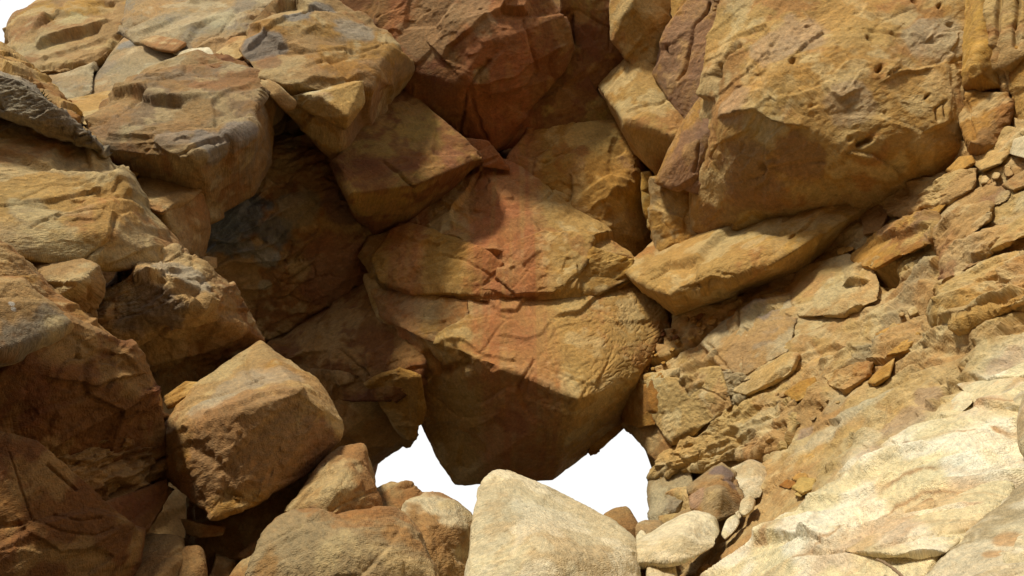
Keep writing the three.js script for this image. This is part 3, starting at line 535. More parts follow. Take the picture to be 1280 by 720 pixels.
rock('boulder', 'plum wedge hanging under the left end of the big bulging boulder', 'face', 'plum', [[856, 150, 6.75], [884, 105, 6.5], [907, 142, 6.3], [893, 200, 6.5], [876, 243, 6.75], [862, 240, 6.8], [821, 227, 7.0], [838, 188, 6.95], [886, 165, 6.4]], { pal2: 'ochre', marks: [{ l: [[874, 130], [873, 180], [868, 215]], d: .03, w: 2 }] });
rock('boulder', 'huge bulging tan boulder with pitted face above the slope', 'worn', 'khaki', [[882, 66, 6.25], [906, -8, 6.2], [960, -50, 6.0], [1190, -40, 5.7], [1205, 45, 5.5], [1202, 103, 5.42], [1186, 150, 5.42], [1207, 186, 5.5], [1190, 207, 5.62], [1152, 240, 5.95], [1112, 208, 5.62], [1060, 187, 5.5], [985, 153, 5.55], [940, 139, 5.75], [903, 144, 6.05], [1050, 120, 5.38], [960, 100, 5.6], [985, 256, 6.95], [880, 308, 7.25], [866, 302, 7.25], [876, 244, 6.8]],
  { back: 1.3, pal2: 'ochre', pal2w: .75, pits: .035, k: .05, low: .07, fac: .04, chip: .012, spots: [{ p: [930, 220], r: .35, c: [.24, .125, .05], s: .7 }, { p: [1000, 200], r: .25, c: [.24, .125, .05], s: .7 }, { p: [895, 270], r: .2, c: [.24, .125, .05], s: .6 }, { p: [1000, 40], r: .24, c: [.37, .25, .135], s: .8 }, { p: [965, 55], r: .2, c: [.37, .25, .135], s: .75 }, { p: [920, 130], r: .18, c: [.37, .25, .135], s: .7 }, { p: [1165, 50], r: .25, c: [.40, .32, .2], s: .6 }, { p: [1060, 120], r: .2, c: [.38, .27, .16], s: .6 }],
    marks: [{ l: [[905, 145], [940, 137], [965, 152], [1000, 160]], h: .05, w: 14 }, { l: [[892, 90], [895, 78], [918, 52]], d: .07, w: 5 }, { l: [[893, 92], [896, 80]], d: .2, w: 5 }, { l: [[1000, 62], [1030, 35], [1015, 15], [990, -5]], h: .035, w: 20 }, { l: [[1066, 190], [1090, 193], [1112, 205], [1122, 218]], h: -.05, w: 10 }, { l: [[1075, 180], [1085, 176]], d: .08, w: 5 }, { l: [[1172, 150], [1172, 135], [1182, 126], [1182, 145]], d: .03, w: 2.5 }, { l: [[1080, 32], [1110, 40], [1170, 55]], d: .02, w: 2 }, { l: [[1095, 88], [1100, 84]], d: .07, w: 3.5 }, { l: [[1085, 42], [1088, 46]], d: .06, w: 3 }, { l: [[990, 78], [993, 74]], d: .06, w: 4 }, { l: [[1160, 120], [1164, 116]], d: .05, w: 2.5 }, { l: [[1140, 1], [1144, 3]], d: .06, w: 3 }, { l: [[1172, 13], [1175, 10]], d: .06, w: 3 }, { l: [[1030, 110], [1050, 125], [1068, 115]], h: .03, w: 12 }, { l: [[1110, 100], [1130, 90], [1160, 85]], h: .04, w: 10 }] });
rock('boulder', 'shaded ochre rock under the plum wedge, above the long ledge', 'block', 'ochre', [[817, 224, 7.25], [876, 243, 7.1], [892, 250, 7.15], [874, 314, 7.2], [862, 320, 7.15], [822, 313, 7.35], [817, 298, 7.4]], { pal2: 'greytan' });
rock('stone', 'thin upright yellow sliver in the crack beside the ochre rock', 'slab', 'yellow', [[803, 216, 7.55], [812, 214, 7.55], [817, 226, 7.55], [816, 270, 7.6], [812, 288, 7.65], [805, 262, 7.6]], { back: .25 });
rock('rock_ledge', 'long tan ledge sticking out over the top of the slope', 'face', 'khaki', [[784, 339, 7.5], [818, 306, 7.6], [870, 315, 7.25], [965, 261, 7.0], [1000, 243, 6.8], [1108, 205, 6.35], [1114, 222, 6.2], [1091, 252, 6.15], [1025, 294, 6.15], [960, 331, 6.25], [909, 350, 6.4], [872, 347, 6.5], [840, 367, 6.7], [805, 353, 7.1], [846, 391, 7.3], [912, 368, 7.0], [960, 354, 6.8], [1008, 333, 6.6]],
  { cat: 'ledge', back: .8, fac: .045, pal2: 'yellow', pal2w: .6, marks: [{ l: [[812, 350], [825, 342], [838, 330]], d: .07, w: 1.6 }, { l: [[985, 262], [1000, 255], [1015, 250]], d: .03, w: 2 }, { l: [[980, 275], [995, 265], [1005, 250]], d: .03, w: 2 }, { l: [[955, 291], [975, 293]], d: .05, w: 2 }, { l: [[988, 298], [994, 293]], d: .05, w: 2 }, { l: [[1000, 290], [1020, 270], [1040, 262]], h: .03, w: 12 }, { l: [[865, 357], [890, 346], [915, 350], [905, 362]], h: .04, w: 8 }] });
rock('boulder', 'rounded-corner ochre block in the middle of the arch below the yellow block', 'face', 'ochre', [[638, 198, 7.95], [668, 160, 7.95], [765, 152, 7.85], [784, 157, 7.75], [794, 186, 7.68], [794, 212, 7.7], [772, 240, 7.65], [752, 275, 7.75], [716, 268, 7.85], [690, 240, 7.92], [720, 205, 7.72], [806, 214, 8.05], [818, 282, 8.1], [788, 333, 8.1]],
  { pal2: 'plum', pal2w: .6, red: .8, back: .8, spots: [{ p: [745, 170], r: .22, c: [.42, .27, .08], s: .85 }, { p: [722, 172], r: .16, c: [.42, .27, .08], s: .8 }, { p: [775, 310], r: .4, c: [.27, .18, .07], s: .6 }], marks: [{ l: [[712, 218], [714, 240], [710, 262]], d: .04, w: 2.2 }, { l: [[682, 205], [700, 195], [718, 185]], d: .03, w: 2.5 }, { l: [[745, 258], [760, 250], [770, 238]], h: .04, w: 10 }, { l: [[640, 205], [675, 230], [700, 250], [716, 266]], d: .03, w: 2 }] });
rock('boulder', 'red-streaked overhanging upper bulge in the middle of the arch', 'face', 'khaki', [[600, 198, 7.95], [640, 205, 7.95], [690, 238, 7.88], [716, 266, 7.8], [745, 284, 7.75], [789, 328, 7.6], [786, 350, 7.5], [745, 366, 7.4], [690, 356, 7.36], [640, 368, 7.36], [600, 374, 7.36], [540, 368, 7.42], [480, 356, 7.55], [455, 318, 7.8], [490, 262, 8.0], [560, 215, 8.05], [640, 300, 7.5]],
  { back: .7, red: 1, pal2: 'ochre', fac: .05, marks: [{ l: [[552, 300], [575, 305], [600, 318], [622, 318]], h: .09, w: 16 }, { l: [[475, 345], [515, 362], [570, 358], [640, 372], [700, 362], [730, 345]], h: .04, w: 20 }, { l: [[710, 265], [735, 275], [760, 295], [775, 312]], h: -.03, w: 10 }, { l: [[725, 360], [720, 335], [740, 312], [785, 325]], h: .05, w: 18 }, { l: [[570, 290], [565, 270], [590, 230], [605, 210]], h: .05, w: 14 }, { l: [[650, 350], [660, 335], [680, 315]], d: .03, w: 2.5 }, { l: [[545, 360], [575, 340], [595, 315]], d: .02, w: 2 }] });
rock('boulder', 'great ripple-marked ochre block at the bottom of the arch over the gap', 'face', 'khaki', [[458, 345, 7.75], [540, 350, 7.5], [640, 356, 7.46], [745, 352, 7.5], [792, 334, 7.65], [830, 388, 7.5], [836, 410, 7.45], [801, 458, 7.22], [795, 471, 7.2], [723, 499, 6.8], [600, 449, 7.0], [545, 426, 7.15], [470, 392, 7.65], [690, 598, 8.15], [570, 604, 8.3], [542, 562, 8.2], [515, 500, 7.8], [510, 440, 7.42], [776, 531, 8.0], [742, 560, 8.1]],
  { back: .8, red: .8, pal2: 'ochre', pal2w: .6, fac: .022, low: .02, chip: .006, grow: .015, k: .008, ripple: .010, rippleAt: [0, .6], spots: [{ p: [530, 400], r: .16, c: [.29, .2, .12], s: .7 }, { p: [640, 530], r: .18, c: [.30, .11, .045], s: .6 }],
    marks: [{ l: [[516, 362], [540, 372], [583, 374], [584, 394], [562, 410], [550, 418]], h: .035, w: 14 }, { l: [[612, 378], [625, 390], [645, 390], [657, 374]], h: .04, w: 10 }, { l: [[700, 396], [722, 392], [741, 376]], h: .05, w: 12 }, { l: [[628, 420], [660, 425], [678, 418], [684, 408]], h: .02, w: 14 }, { l: [[545, 430], [575, 425], [605, 443], [640, 450]], h: .03, w: 8 }, { l: [[600, 505], [616, 498], [630, 485], [645, 488], [656, 512]], h: -.04, w: 14 }, { l: [[645, 485], [660, 465], [668, 450]], d: .03, w: 2 }, { l: [[535, 440], [550, 465], [585, 455], [570, 435]], d: .06, w: 6 }] });
rock('boulder', 'stepped red and yellow chunk at the left of the middle ledge', 'face', 'ochre', [[462, 316, 7.62], [500, 282, 7.72], [552, 298, 7.5], [600, 316, 7.38], [640, 340, 7.36], [618, 368, 7.32], [560, 364, 7.28], [515, 364, 7.34], [478, 350, 7.5]], { red: .9, back: .5, marks: [{ l: [[552, 318], [580, 325], [612, 345]], d: .02, w: 2 }] });
rock('boulder', 'square tan nose at the right end of the middle ledge', 'face', 'ochre', [[722, 345, 7.38], [742, 312, 7.4], [788, 326, 7.42], [790, 345, 7.5], [764, 366, 7.52], [738, 374, 7.52], [724, 364, 7.48]], { back: .5, pal2: 'yellow' });
rock('boulder', 'broad yellow step of the middle ledge beside the red streak', 'face', 'khaki', [[626, 312, 7.46], [680, 290, 7.5], [738, 300, 7.5], [735, 322, 7.4], [716, 350, 7.3], [690, 364, 7.28], [645, 368, 7.28], [622, 350, 7.34]], { back: .5, red: .9, pal2: 'ochre' });
rock('rock_slab', 'grey-brown flake of the rippled block with a torn edge', 'face', 'tan', [[466, 364, 7.62], [520, 366, 7.38], [582, 376, 7.3], [584, 396, 7.24], [560, 414, 7.18], [544, 428, 7.12], [505, 408, 7.3], [480, 396, 7.5]], { back: .3, red: .5, pal2: 'ochre', fac: .03 });
rock('stone', 'small wedge of red and pale rock where three blocks meet', 'slab', 'rust', [[572, 172, 7.55], [610, 177, 7.6], [625, 196, 7.65], [636, 212, 7.75], [600, 207, 7.65]], { back: .4, red: .8, spots: [{ p: [628, 200], r: .06, c: [.42, .33, .15], s: .8 }] });
rock('stone', 'narrow dark flake hanging from the underside of the rippled block', 'slab', 'ochre', [[735, 566, 8.0], [738, 570, 8.0], [745, 566, 8.0], [780, 533, 7.95], [776, 520, 7.9], [745, 545, 7.95]], { back: .3 });
rock('boulder', 'shaded brown block jutting out left of the red-streaked bulge', 'face', 'rust', [[423, 206, 7.05], [470, 140, 7.4], [510, 118, 7.6], [573, 172, 7.42], [600, 196, 7.3], [515, 230, 7.08], [438, 242, 6.92], [598, 209, 7.6], [545, 243, 7.9], [475, 294, 7.95], [448, 270, 7.5]], { pal2: 'olive', pal2w: .6, marks: [{ l: [[480, 202], [500, 218], [514, 230]], d: .04, w: 1.8 }, { l: [[516, 232], [518, 250]], d: .04, w: 2 }], spots: [{ p: [560, 190], r: .18, c: [.25, .1, .04], s: .7 }] });
rock('boulder', 'dim brown rock face low in the middle, left of the gap', 'face', 'rust', [[338, 434, 8.05], [400, 392, 8.15], [455, 360, 8.05], [476, 380, 7.8], [530, 456, 7.3], [525, 474, 7.3], [494, 497, 7.5], [462, 497, 7.6], [428, 495, 7.8], [385, 475, 7.95]], { pal2: 'tan', back: .8, marks: [{ l: [[425, 435], [445, 455], [460, 470]], d: .03, w: 2 }, { l: [[458, 480], [480, 470], [525, 458]], h: .03, w: 12 }] });
rock('rock_slab', 'narrow brown blade hanging at the left corner of the rippled block', 'face', 'ochre', [[460, 480, 7.5], [500, 462, 7.3], [524, 470, 7.2], [530, 510, 7.5], [519, 549, 7.75], [508, 548, 7.8], [484, 510, 7.7]], { pal2: 'rust', back: .4, fac: .03 });
rock('boulder', 'almost black underside rock at the left end of the gap', 'block', 'tan', [[395, 468, 7.75], [470, 476, 7.7], [512, 540, 8.2], [503, 548, 8.4], [490, 551, 8.5], [452, 574, 8.75], [424, 606, 8.8], [395, 600, 8.3]], { pal2: 'tan', back: .8 });

// ---------------------------------------------------------------- right end of the top
rock('boulder', 'ribbed tan column at the right end of the big bulging boulder', 'worn', 'ochre', [[1203, 60, 5.5], [1206, -40, 5.6], [1228, -40, 5.3], [1246, 60, 5.25], [1259, 116, 5.3], [1204, 116, 5.5], [1222, 90, 5.2]], { k: .04, pal2: 'yellow' });
rock('boulder', 'tall fluted tan rock beside the ribbed column', 'worn', 'khaki', [[1226, -40, 5.25], [1300, -40, 5.0], [1310, 60, 5.0], [1276, 66, 5.05], [1262, 116, 5.25], [1246, 62, 5.15]], { k: .04, pal2: 'tan', marks: [{ l: [[1250, -10], [1246, 60], [1258, 100]], d: .06, w: 3.5 }, { l: [[1272, 0], [1270, 60]], d: .05, w: 4 }] });
rock('boulder', 'sunlit square tan block under the ribbed column', 'block', 'tan', [[1196, 116, 5.5], [1258, 117, 5.2], [1262, 142, 5.2], [1242, 182, 5.3], [1222, 184, 5.3], [1204, 152, 5.42]], { pal2: 'ochre', marks: [{ l: [[1200, 112], [1212, 140], [1222, 178]], d: .03, w: 2 }] });
rock('boulder', 'shadowed ochre rock behind the pile of rubble on the right', 'block', 'ochre', [[1262, 60, 5.1], [1310, 60, 4.9], [1320, 190, 5.0], [1265, 185, 5.3], [1262, 130, 5.3]], { back: .6 });
rock('stone', 'pale knobbly stone lying at the head of the slope', 'worn', 'pale', [onSlope(1262, 192, .1), onSlope(1268, 174, .15), onSlope(1290, 168, .15), onSlope(1300, 185, .15), onSlope(1285, 198, .12)], { back: .25, k: .02 });
rock('boulder', 'smooth grey-cream boulder at the edge of the pale layers', 'round', 'pale', [[1267, 540, 3.4], [1271, 508, 3.45], [1290, 490, 3.45], [1325, 510, 3.4], [1330, 560, 3.3], [1290, 578, 3.3], [1273, 562, 3.35], [1300, 530, 3.2]], { back: .5, pal2: 'greytan' });

// ---------------------------------------------------------------- left side
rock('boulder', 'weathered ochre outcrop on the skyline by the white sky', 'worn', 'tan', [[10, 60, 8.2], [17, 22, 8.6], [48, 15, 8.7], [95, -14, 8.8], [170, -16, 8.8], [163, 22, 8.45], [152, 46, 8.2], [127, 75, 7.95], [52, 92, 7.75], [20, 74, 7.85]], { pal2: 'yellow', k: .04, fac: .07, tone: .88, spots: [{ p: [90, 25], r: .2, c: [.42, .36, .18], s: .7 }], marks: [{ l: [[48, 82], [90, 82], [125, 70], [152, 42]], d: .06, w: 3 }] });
rock('boulder', 'broad greyish tan rock at the top next to the skyline outcrop', 'face', 'greytan', [[154, 42, 8.0], [166, -18, 8.4], [352, -18, 8.15], [312, 47, 7.6], [270, 69, 7.35], [250, 57, 7.45], [172, 55, 7.7]], { pal2: 'tan', spots: [{ p: [275, 25], r: .2, c: [.38, .33, .2], s: .8 }], marks: [{ l: [[250, 55], [275, 40], [298, 15]], d: .025, w: 2 }, { l: [[252, 58], [280, 52], [310, 42]], h: .05, w: 12 }] });
rock('rock_slab', 'flat greenish grey wedge slab below the top rocks', 'face', 'greytan', [[100, 128, 7.15], [131, 79, 7.65], [158, 46, 7.9], [229, 75, 7.45], [204, 94, 7.2], [148, 124, 7.0]], { fac: .012, chip: .004, low: .02, back: .5, spots: [{ p: [158, 55], r: .1, c: [.2, .2, .19], s: .7 }] });
rock('stone', 'small brown block at the foot of the skyline outcrop', 'block', 'greytan', [[60, 98, 7.3], [117, 83, 7.5], [113, 118, 7.1], [86, 126, 7.0], [70, 115, 7.1]], { back: .5 });
rock('stone', 'lens-shaped brown stone lying on the wedge slab', 'worn', 'tan', [[176, 52, 7.5], [197, 46, 7.55], [231, 55, 7.35], [218, 65, 7.25], [200, 62, 7.3]], { back: .3, k: .02 });
rock('stone', 'pale flat stone at the right tip of the wedge slab', 'slab', 'pale', [[217, 66, 7.35], [262, 60, 7.3], [269, 70, 7.2], [240, 78, 7.15]], { back: .35 });
rock('stone', 'rubbly yellow stone beside the grey-capped boulder', 'worn', 'khaki', [[270, 66, 7.0], [292, 50, 7.1], [308, 48, 7.1], [306, 72, 6.9], [285, 80, 6.85]], { back: .4 });
rock('stone', 'crumbly brown rubble rock under the grey-capped boulder', 'rough', 'rust', [[252, 70, 6.75], [285, 72, 6.7], [308, 80, 6.6], [315, 100, 6.4], [290, 98, 6.4], [262, 85, 6.5]], { back: .4 });
rock('boulder', 'yellow rock shoulder between the wedge slab and the ridge', 'worn', 'khaki', [[82, 126, 6.7], [140, 116, 6.8], [150, 130, 6.5], [128, 160, 6.0], [105, 155, 6.1]], { back: .6 });
rock('boulder', 'grey-capped ochre boulder with a dark right side', 'worn', 'tan', [[304, 62, 6.65], [345, 12, 7.0], [385, -14, 7.2], [420, 4, 7.2], [460, 24, 7.1], [494, 58, 7.0], [450, 104, 6.55], [420, 114, 6.45], [370, 108, 6.4], [330, 100, 6.4], [508, 86, 7.3], [482, 142, 7.4], [425, 200, 7.2], [422, 140, 6.75]],
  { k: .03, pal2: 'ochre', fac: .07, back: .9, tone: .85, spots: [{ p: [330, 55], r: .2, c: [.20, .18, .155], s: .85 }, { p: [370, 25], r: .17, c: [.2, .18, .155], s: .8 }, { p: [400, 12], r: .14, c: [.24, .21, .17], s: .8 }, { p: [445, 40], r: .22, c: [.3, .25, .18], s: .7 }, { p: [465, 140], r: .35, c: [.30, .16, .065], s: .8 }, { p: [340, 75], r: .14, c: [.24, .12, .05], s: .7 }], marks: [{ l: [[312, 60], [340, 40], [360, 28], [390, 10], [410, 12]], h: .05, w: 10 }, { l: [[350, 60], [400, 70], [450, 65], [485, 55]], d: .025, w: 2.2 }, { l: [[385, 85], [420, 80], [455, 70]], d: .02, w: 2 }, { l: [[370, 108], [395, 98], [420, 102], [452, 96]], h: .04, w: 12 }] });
rock('rock_slab', 'pale sunlit lip under the grey-capped boulder', 'face', 'khaki', [[356, 120, 6.5], [400, 120, 6.32], [453, 102, 6.45], [455, 128, 6.5], [433, 144, 6.35], [430, 162, 6.6], [405, 146, 6.45]], { back: .6, pal2: 'pale', fac: .02 });
rock('stone', 'finger of ochre rock poking out at the corner of the sunlit boulder', 'worn', 'tan', [[318, 98, 6.35], [335, 97, 6.35], [352, 110, 6.3], [371, 128, 6.4], [368, 136, 6.4], [355, 138, 6.4], [340, 122, 6.3]], { back: .3, k: .025 });
rock('boulder', 'big brown boulder with a flat sunlit top and dark lower face', 'block', 'tan', [[116, 150, 5.95], [186, 93, 6.5], [248, 68, 6.75], [313, 96, 6.5], [332, 108, 6.42], [311, 163, 5.92], [248, 197, 5.68], [200, 180, 5.68], [128, 184, 5.72], [345, 130, 6.85], [313, 240, 6.75], [262, 274, 6.55], [250, 246, 6.2]],
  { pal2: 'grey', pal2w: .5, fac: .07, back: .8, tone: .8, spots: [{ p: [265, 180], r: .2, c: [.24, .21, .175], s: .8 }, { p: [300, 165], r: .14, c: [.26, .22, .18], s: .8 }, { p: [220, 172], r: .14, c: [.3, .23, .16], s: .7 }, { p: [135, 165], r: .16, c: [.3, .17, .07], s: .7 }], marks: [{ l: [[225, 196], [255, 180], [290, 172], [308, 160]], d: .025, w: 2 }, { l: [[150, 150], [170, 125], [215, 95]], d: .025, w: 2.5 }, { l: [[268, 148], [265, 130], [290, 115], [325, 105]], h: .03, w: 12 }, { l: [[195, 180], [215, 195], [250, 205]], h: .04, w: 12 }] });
rock('boulder', 'shadowed rock with blue-grey flakes in the deep recess', 'rough', 'tan', [[335, 108, 7.75], [425, 150, 7.60], [430, 205, 7.65], [457, 240, 7.70], [468, 300, 7.95], [455, 362, 8.10], [400, 394, 8.20], [338, 434, 8.20], [290, 410, 7.95], [252, 330, 7.45], [252, 280, 7.25], [310, 240, 7.30], [370, 250, 7.35]],
  { back: .9, pal2: 'rust', fac: .05, chip: .016, spots: [{ p: [300, 265], r: .28, c: [.13, .14, .14], s: .9 }, { p: [280, 290], r: .22, c: [.14, .15, .145], s: .9 }, { p: [340, 290], r: .18, c: [.15, .155, .145], s: .85 }, { p: [330, 318], r: .13, c: [.33, .31, .25], s: .9 }, { p: [310, 310], r: .1, c: [.28, .27, .23], s: .8 }, { p: [332, 356], r: .07, c: [.35, .29, .17], s: .9 }, { p: [375, 265], r: .2, c: [.22, .19, .12], s: .7 }, { p: [420, 340], r: .4, c: [.22, .09, .04], s: .8 }, { p: [430, 260], r: .2, c: [.14, .07, .055], s: .7 }],
    marks: [{ l: [[255, 292], [270, 302], [295, 303], [322, 293], [332, 275], [352, 266]], h: .09, w: 22 }, { l: [[296, 318], [330, 308], [358, 296], [372, 275], [395, 255]], h: .08, w: 16 }, { l: [[300, 328], [340, 326], [352, 322], [372, 315], [396, 292]], h: .07, w: 12 }, { l: [[305, 360], [330, 363], [346, 350], [358, 335]], h: .07, w: 10 }, { l: [[338, 430], [390, 398], [420, 385], [445, 360]], d: .05, w: 3 }, { l: [[395, 255], [420, 245], [440, 232]], h: .04, w: 10 }] });
rock('stone', 'small brown cube wedged beside the ridge rock', 'block', 'tan', [[146, 197, 5.95], [162, 193, 6.0], [181, 196, 6.0], [181, 208, 6.0], [163, 224, 5.9], [150, 210, 5.85]], { back: .3, fac: .02 });
rock('rock_slab', 'sunlit tan slab behind the crest of the ridge rock', 'face', 'tan', [[163, 222, 6.0], [195, 207, 6.1], [249, 238, 6.05], [202, 267, 5.75], [186, 262, 5.75]], { back: .5 });
rock('boulder', 'rounded tan rock under the small sunlit slab', 'worn', 'tan', [[186, 264, 5.9], [205, 262, 5.8], [249, 240, 6.1], [255, 285, 6.3], [246, 322, 6.3], [228, 312, 6.0]], { back: .5, spots: [{ p: [230, 300], r: .12, c: [.28, .16, .07], s: .6 }], k: .03 });
rock('boulder', 'ochre slope rock on the left edge below the skyline', 'rough', 'ochre', [[-60, 45, 6.7], [0, 57, 6.8], [20, 70, 6.75], [52, 98, 6.5], [98, 149, 6.0], [116, 176, 5.8], [90, 162, 5.65], [60, 132, 5.75], [30, 106, 5.8], [-60, 88, 5.6]], { pal2: 'tan', chip: .018 });
rock('rock_slab', 'grey rimmed slab edge with a dark hollow under it', 'rough', 'grey', [[-60, 78, 4.95], [0, 93, 5.05], [28, 103, 5.10], [69, 143, 5.20], [114, 171, 5.35], [133, 194, 5.50], [95, 170, 5.32], [58, 154, 5.20], [30, 140, 5.20], [-60, 118, 5.00]], { pal2: 'greytan', back: .8, chip: .02, fac: .04 });
rock('boulder', 'tall ridge rock with a sunlit face and sharp crest on the left', 'face', 'khaki', [[-60, 140, 5.5], [0, 150, 5.55], [50, 155, 5.6], [105, 178, 5.65], [150, 228, 5.42], [171, 248, 5.6], [217, 308, 5.75], [231, 323, 5.85], [190, 325, 5.42], [140, 334, 5.2], [104, 327, 5.05], [80, 316, 5.0], [20, 315, 4.82], [-60, 306, 4.65], [137, 296, 5.12]],
  { pal2: 'greytan', pal2w: .8, chip: .014, fac: .06, back: .9, marks: [{ l: [[104, 325], [135, 300], [148, 268]], d: .03, w: 2 }, { l: [[50, 165], [90, 168], [108, 180], [112, 195]], h: .06, w: 20 }, { l: [[135, 332], [165, 318], [190, 310], [220, 312]], h: .03, w: 10 }, { l: [[20, 250], [60, 230], [120, 225]], d: .012, w: 2 }, { l: [[40, 285], [80, 265], [130, 262]], d: .012, w: 2 }] });
rock('boulder', 'small sunlit block under the ridge rock', 'block', 'tan', [[33, 332, 4.95], [83, 315, 5.1], [122, 333, 4.9], [129, 353, 5.0], [117, 398, 5.25], [72, 377, 4.8], [44, 349, 4.85], [98, 354, 4.7]], { back: .6, fac: .025 });
rock('boulder', 'dark brown rock with a pale rounded top left of the recess', 'rough', 'tan', [[164, 348, 5.3], [176, 329, 5.4], [217, 320, 5.62], [250, 337, 5.62], [285, 361, 5.75], [327, 425, 6.0], [310, 444, 6.1], [262, 474, 6.15], [180, 480, 5.95], [165, 432, 5.6], [130, 402, 5.35], [130, 368, 5.35], [240, 378, 5.38]], { pal2: 'rust', back: .8, chip: .02, fac: .06, spots: [{ p: [215, 338], r: .18, c: [.31, .26, .18], s: .85 }, { p: [240, 348], r: .12, c: [.31, .26, .18], s: .8 }, { p: [180, 385], r: .22, c: [.15, .125, .1], s: .7 }], marks: [{ l: [[165, 350], [200, 350], [245, 365]], h: .05, w: 12 }, { l: [[175, 420], [220, 405], [270, 400]], h: .04, w: 14 }, { l: [[190, 450], [240, 440], [300, 420]], h: .04, w: 14 }] });
rock('stone', 'small brown stone perched in the recess by the dark rock', 'worn', 'tan', [[247, 326, 6.1], [258, 321, 6.1], [270, 323, 6.15], [270, 335, 6.1], [256, 338, 6.05]], { back: .2, k: .02 });
rock('rock_ledge', 'crumbling ochre strip running down to the dark slabs', 'rough', 'tan', [[-60, 296, 4.4], [0, 308, 4.45], [30, 336, 4.55], [66, 372, 4.65], [96, 401, 4.65], [157, 440, 4.75], [178, 482, 4.85], [120, 446, 4.55], [76, 414, 4.42], [30, 374, 4.35], [-60, 345, 4.2]], { cat: 'ledge', pal2: 'ochre', back: .6 });
rock('boulder', 'grey-faced boulder with a sunlit top on the left edge', 'block', 'tan', [[-60, 352, 3.95], [0, 357, 3.98], [24, 353, 4.05], [40, 383, 4.05], [78, 407, 4.15], [36, 455, 4.25], [-60, 470, 4.2], [0, 438, 3.88], [-60, 430, 3.8]], { pal2: 'grey', back: .6, fac: .03, spots: [{ p: [14, 382], r: .012, c: [.55, .52, .46], s: .7 }, { p: [16, 388], r: .01, c: [.55, .52, .46], s: .7 }] });
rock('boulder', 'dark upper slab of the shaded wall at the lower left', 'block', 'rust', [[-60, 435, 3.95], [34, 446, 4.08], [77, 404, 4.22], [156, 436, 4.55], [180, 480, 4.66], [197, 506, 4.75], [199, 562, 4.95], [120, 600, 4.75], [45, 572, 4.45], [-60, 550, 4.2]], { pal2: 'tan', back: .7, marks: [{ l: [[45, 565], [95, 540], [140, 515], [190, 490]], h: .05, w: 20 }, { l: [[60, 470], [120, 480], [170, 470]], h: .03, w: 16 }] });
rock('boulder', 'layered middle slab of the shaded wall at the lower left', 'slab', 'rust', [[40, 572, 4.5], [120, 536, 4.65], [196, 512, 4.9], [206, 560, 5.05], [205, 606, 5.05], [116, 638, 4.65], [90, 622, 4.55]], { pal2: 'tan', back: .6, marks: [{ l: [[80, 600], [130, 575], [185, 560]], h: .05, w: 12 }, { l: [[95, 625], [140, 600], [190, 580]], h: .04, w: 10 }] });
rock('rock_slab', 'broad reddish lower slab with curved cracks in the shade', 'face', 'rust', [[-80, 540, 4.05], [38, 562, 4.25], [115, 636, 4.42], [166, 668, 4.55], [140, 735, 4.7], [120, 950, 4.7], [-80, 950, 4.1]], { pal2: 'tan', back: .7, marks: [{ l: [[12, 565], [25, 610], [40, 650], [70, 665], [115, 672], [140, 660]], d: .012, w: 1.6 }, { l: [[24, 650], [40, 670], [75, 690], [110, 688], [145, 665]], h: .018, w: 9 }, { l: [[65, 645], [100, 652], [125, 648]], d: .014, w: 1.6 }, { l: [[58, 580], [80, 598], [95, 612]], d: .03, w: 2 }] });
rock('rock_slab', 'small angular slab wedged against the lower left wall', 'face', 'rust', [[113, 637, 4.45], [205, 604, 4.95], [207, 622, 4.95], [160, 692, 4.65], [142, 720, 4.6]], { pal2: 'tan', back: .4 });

// ---------------------------------------------------------------- fallen boulders along the bottom
rock('boulder', 'large angular brown boulder with a pale crest, leaning in the dark corner', 'face', 'tan', [[189, 551, 5.05], [221, 537, 4.75], [246, 479, 5.25], [284, 462, 5.4], [325, 426, 5.5], [350, 444, 5.42], [374, 491, 4.82], [300, 516, 4.68], [403, 512, 4.92], [400, 478, 5.3], [429, 526, 5.25], [426, 546, 5.25], [396, 583, 5.25], [346, 598, 4.87], [310, 632, 4.82], [266, 648, 4.78], [205, 594, 5.12]],
  { pal2: 'ochre', back: .8, k: .006, low: .01, fac: .022, chip: .014, grow: .008, spots: [{ p: [300, 480], r: .2, c: [.34, .265, .17], s: .6 }, { p: [340, 470], r: .18, c: [.34, .265, .17], s: .6 }, { p: [270, 505], r: .14, c: [.38, .31, .2], s: .7 }, { p: [285, 590], r: .12, c: [.34, .24, .1], s: .6 }, { p: [390, 560], r: .25, c: [.22, .1, .05], s: .7 }, { p: [320, 550], r: .36, c: [.30, .165, .065], s: .85 }, { p: [270, 590], r: .2, c: [.30, .165, .065], s: .8 }], marks: [{ l: [[222, 538], [255, 522], [300, 512], [340, 492], [374, 490]], h: .03, w: 10 }, { l: [[250, 500], [290, 488], [330, 470]], d: .02, w: 2 }, { l: [[305, 445], [310, 470], [330, 480]], d: .02, w: 2 }] });
rock('stone', 'jagged orange stone on the shoulder of the large angular boulder', 'rough', 'ochre', [[205, 495, 5.35], [232, 476, 5.4], [256, 478, 5.35], [240, 494, 5.3], [212, 508, 5.3]], { back: .25, chip: .012, fac: .03 });
rock('boulder', 'shadowed boulder under the large angular boulder', 'block', 'tan', [[240, 600, 5.45], [340, 588, 5.45], [392, 583, 5.5], [370, 642, 5.4], [340, 705, 5.35], [255, 700, 5.3]], { back: .6, more: [[250, 900, 5.3], [340, 900, 5.3]] });
rock('rock_slab', 'thin dark slab below the leaning boulder', 'slab', 'tan', [[228, 650, 5.05], [250, 656, 5.0], [280, 660, 5.0], [278, 668, 5.0], [250, 672, 5.0], [235, 668, 5.05]], { back: .3 });
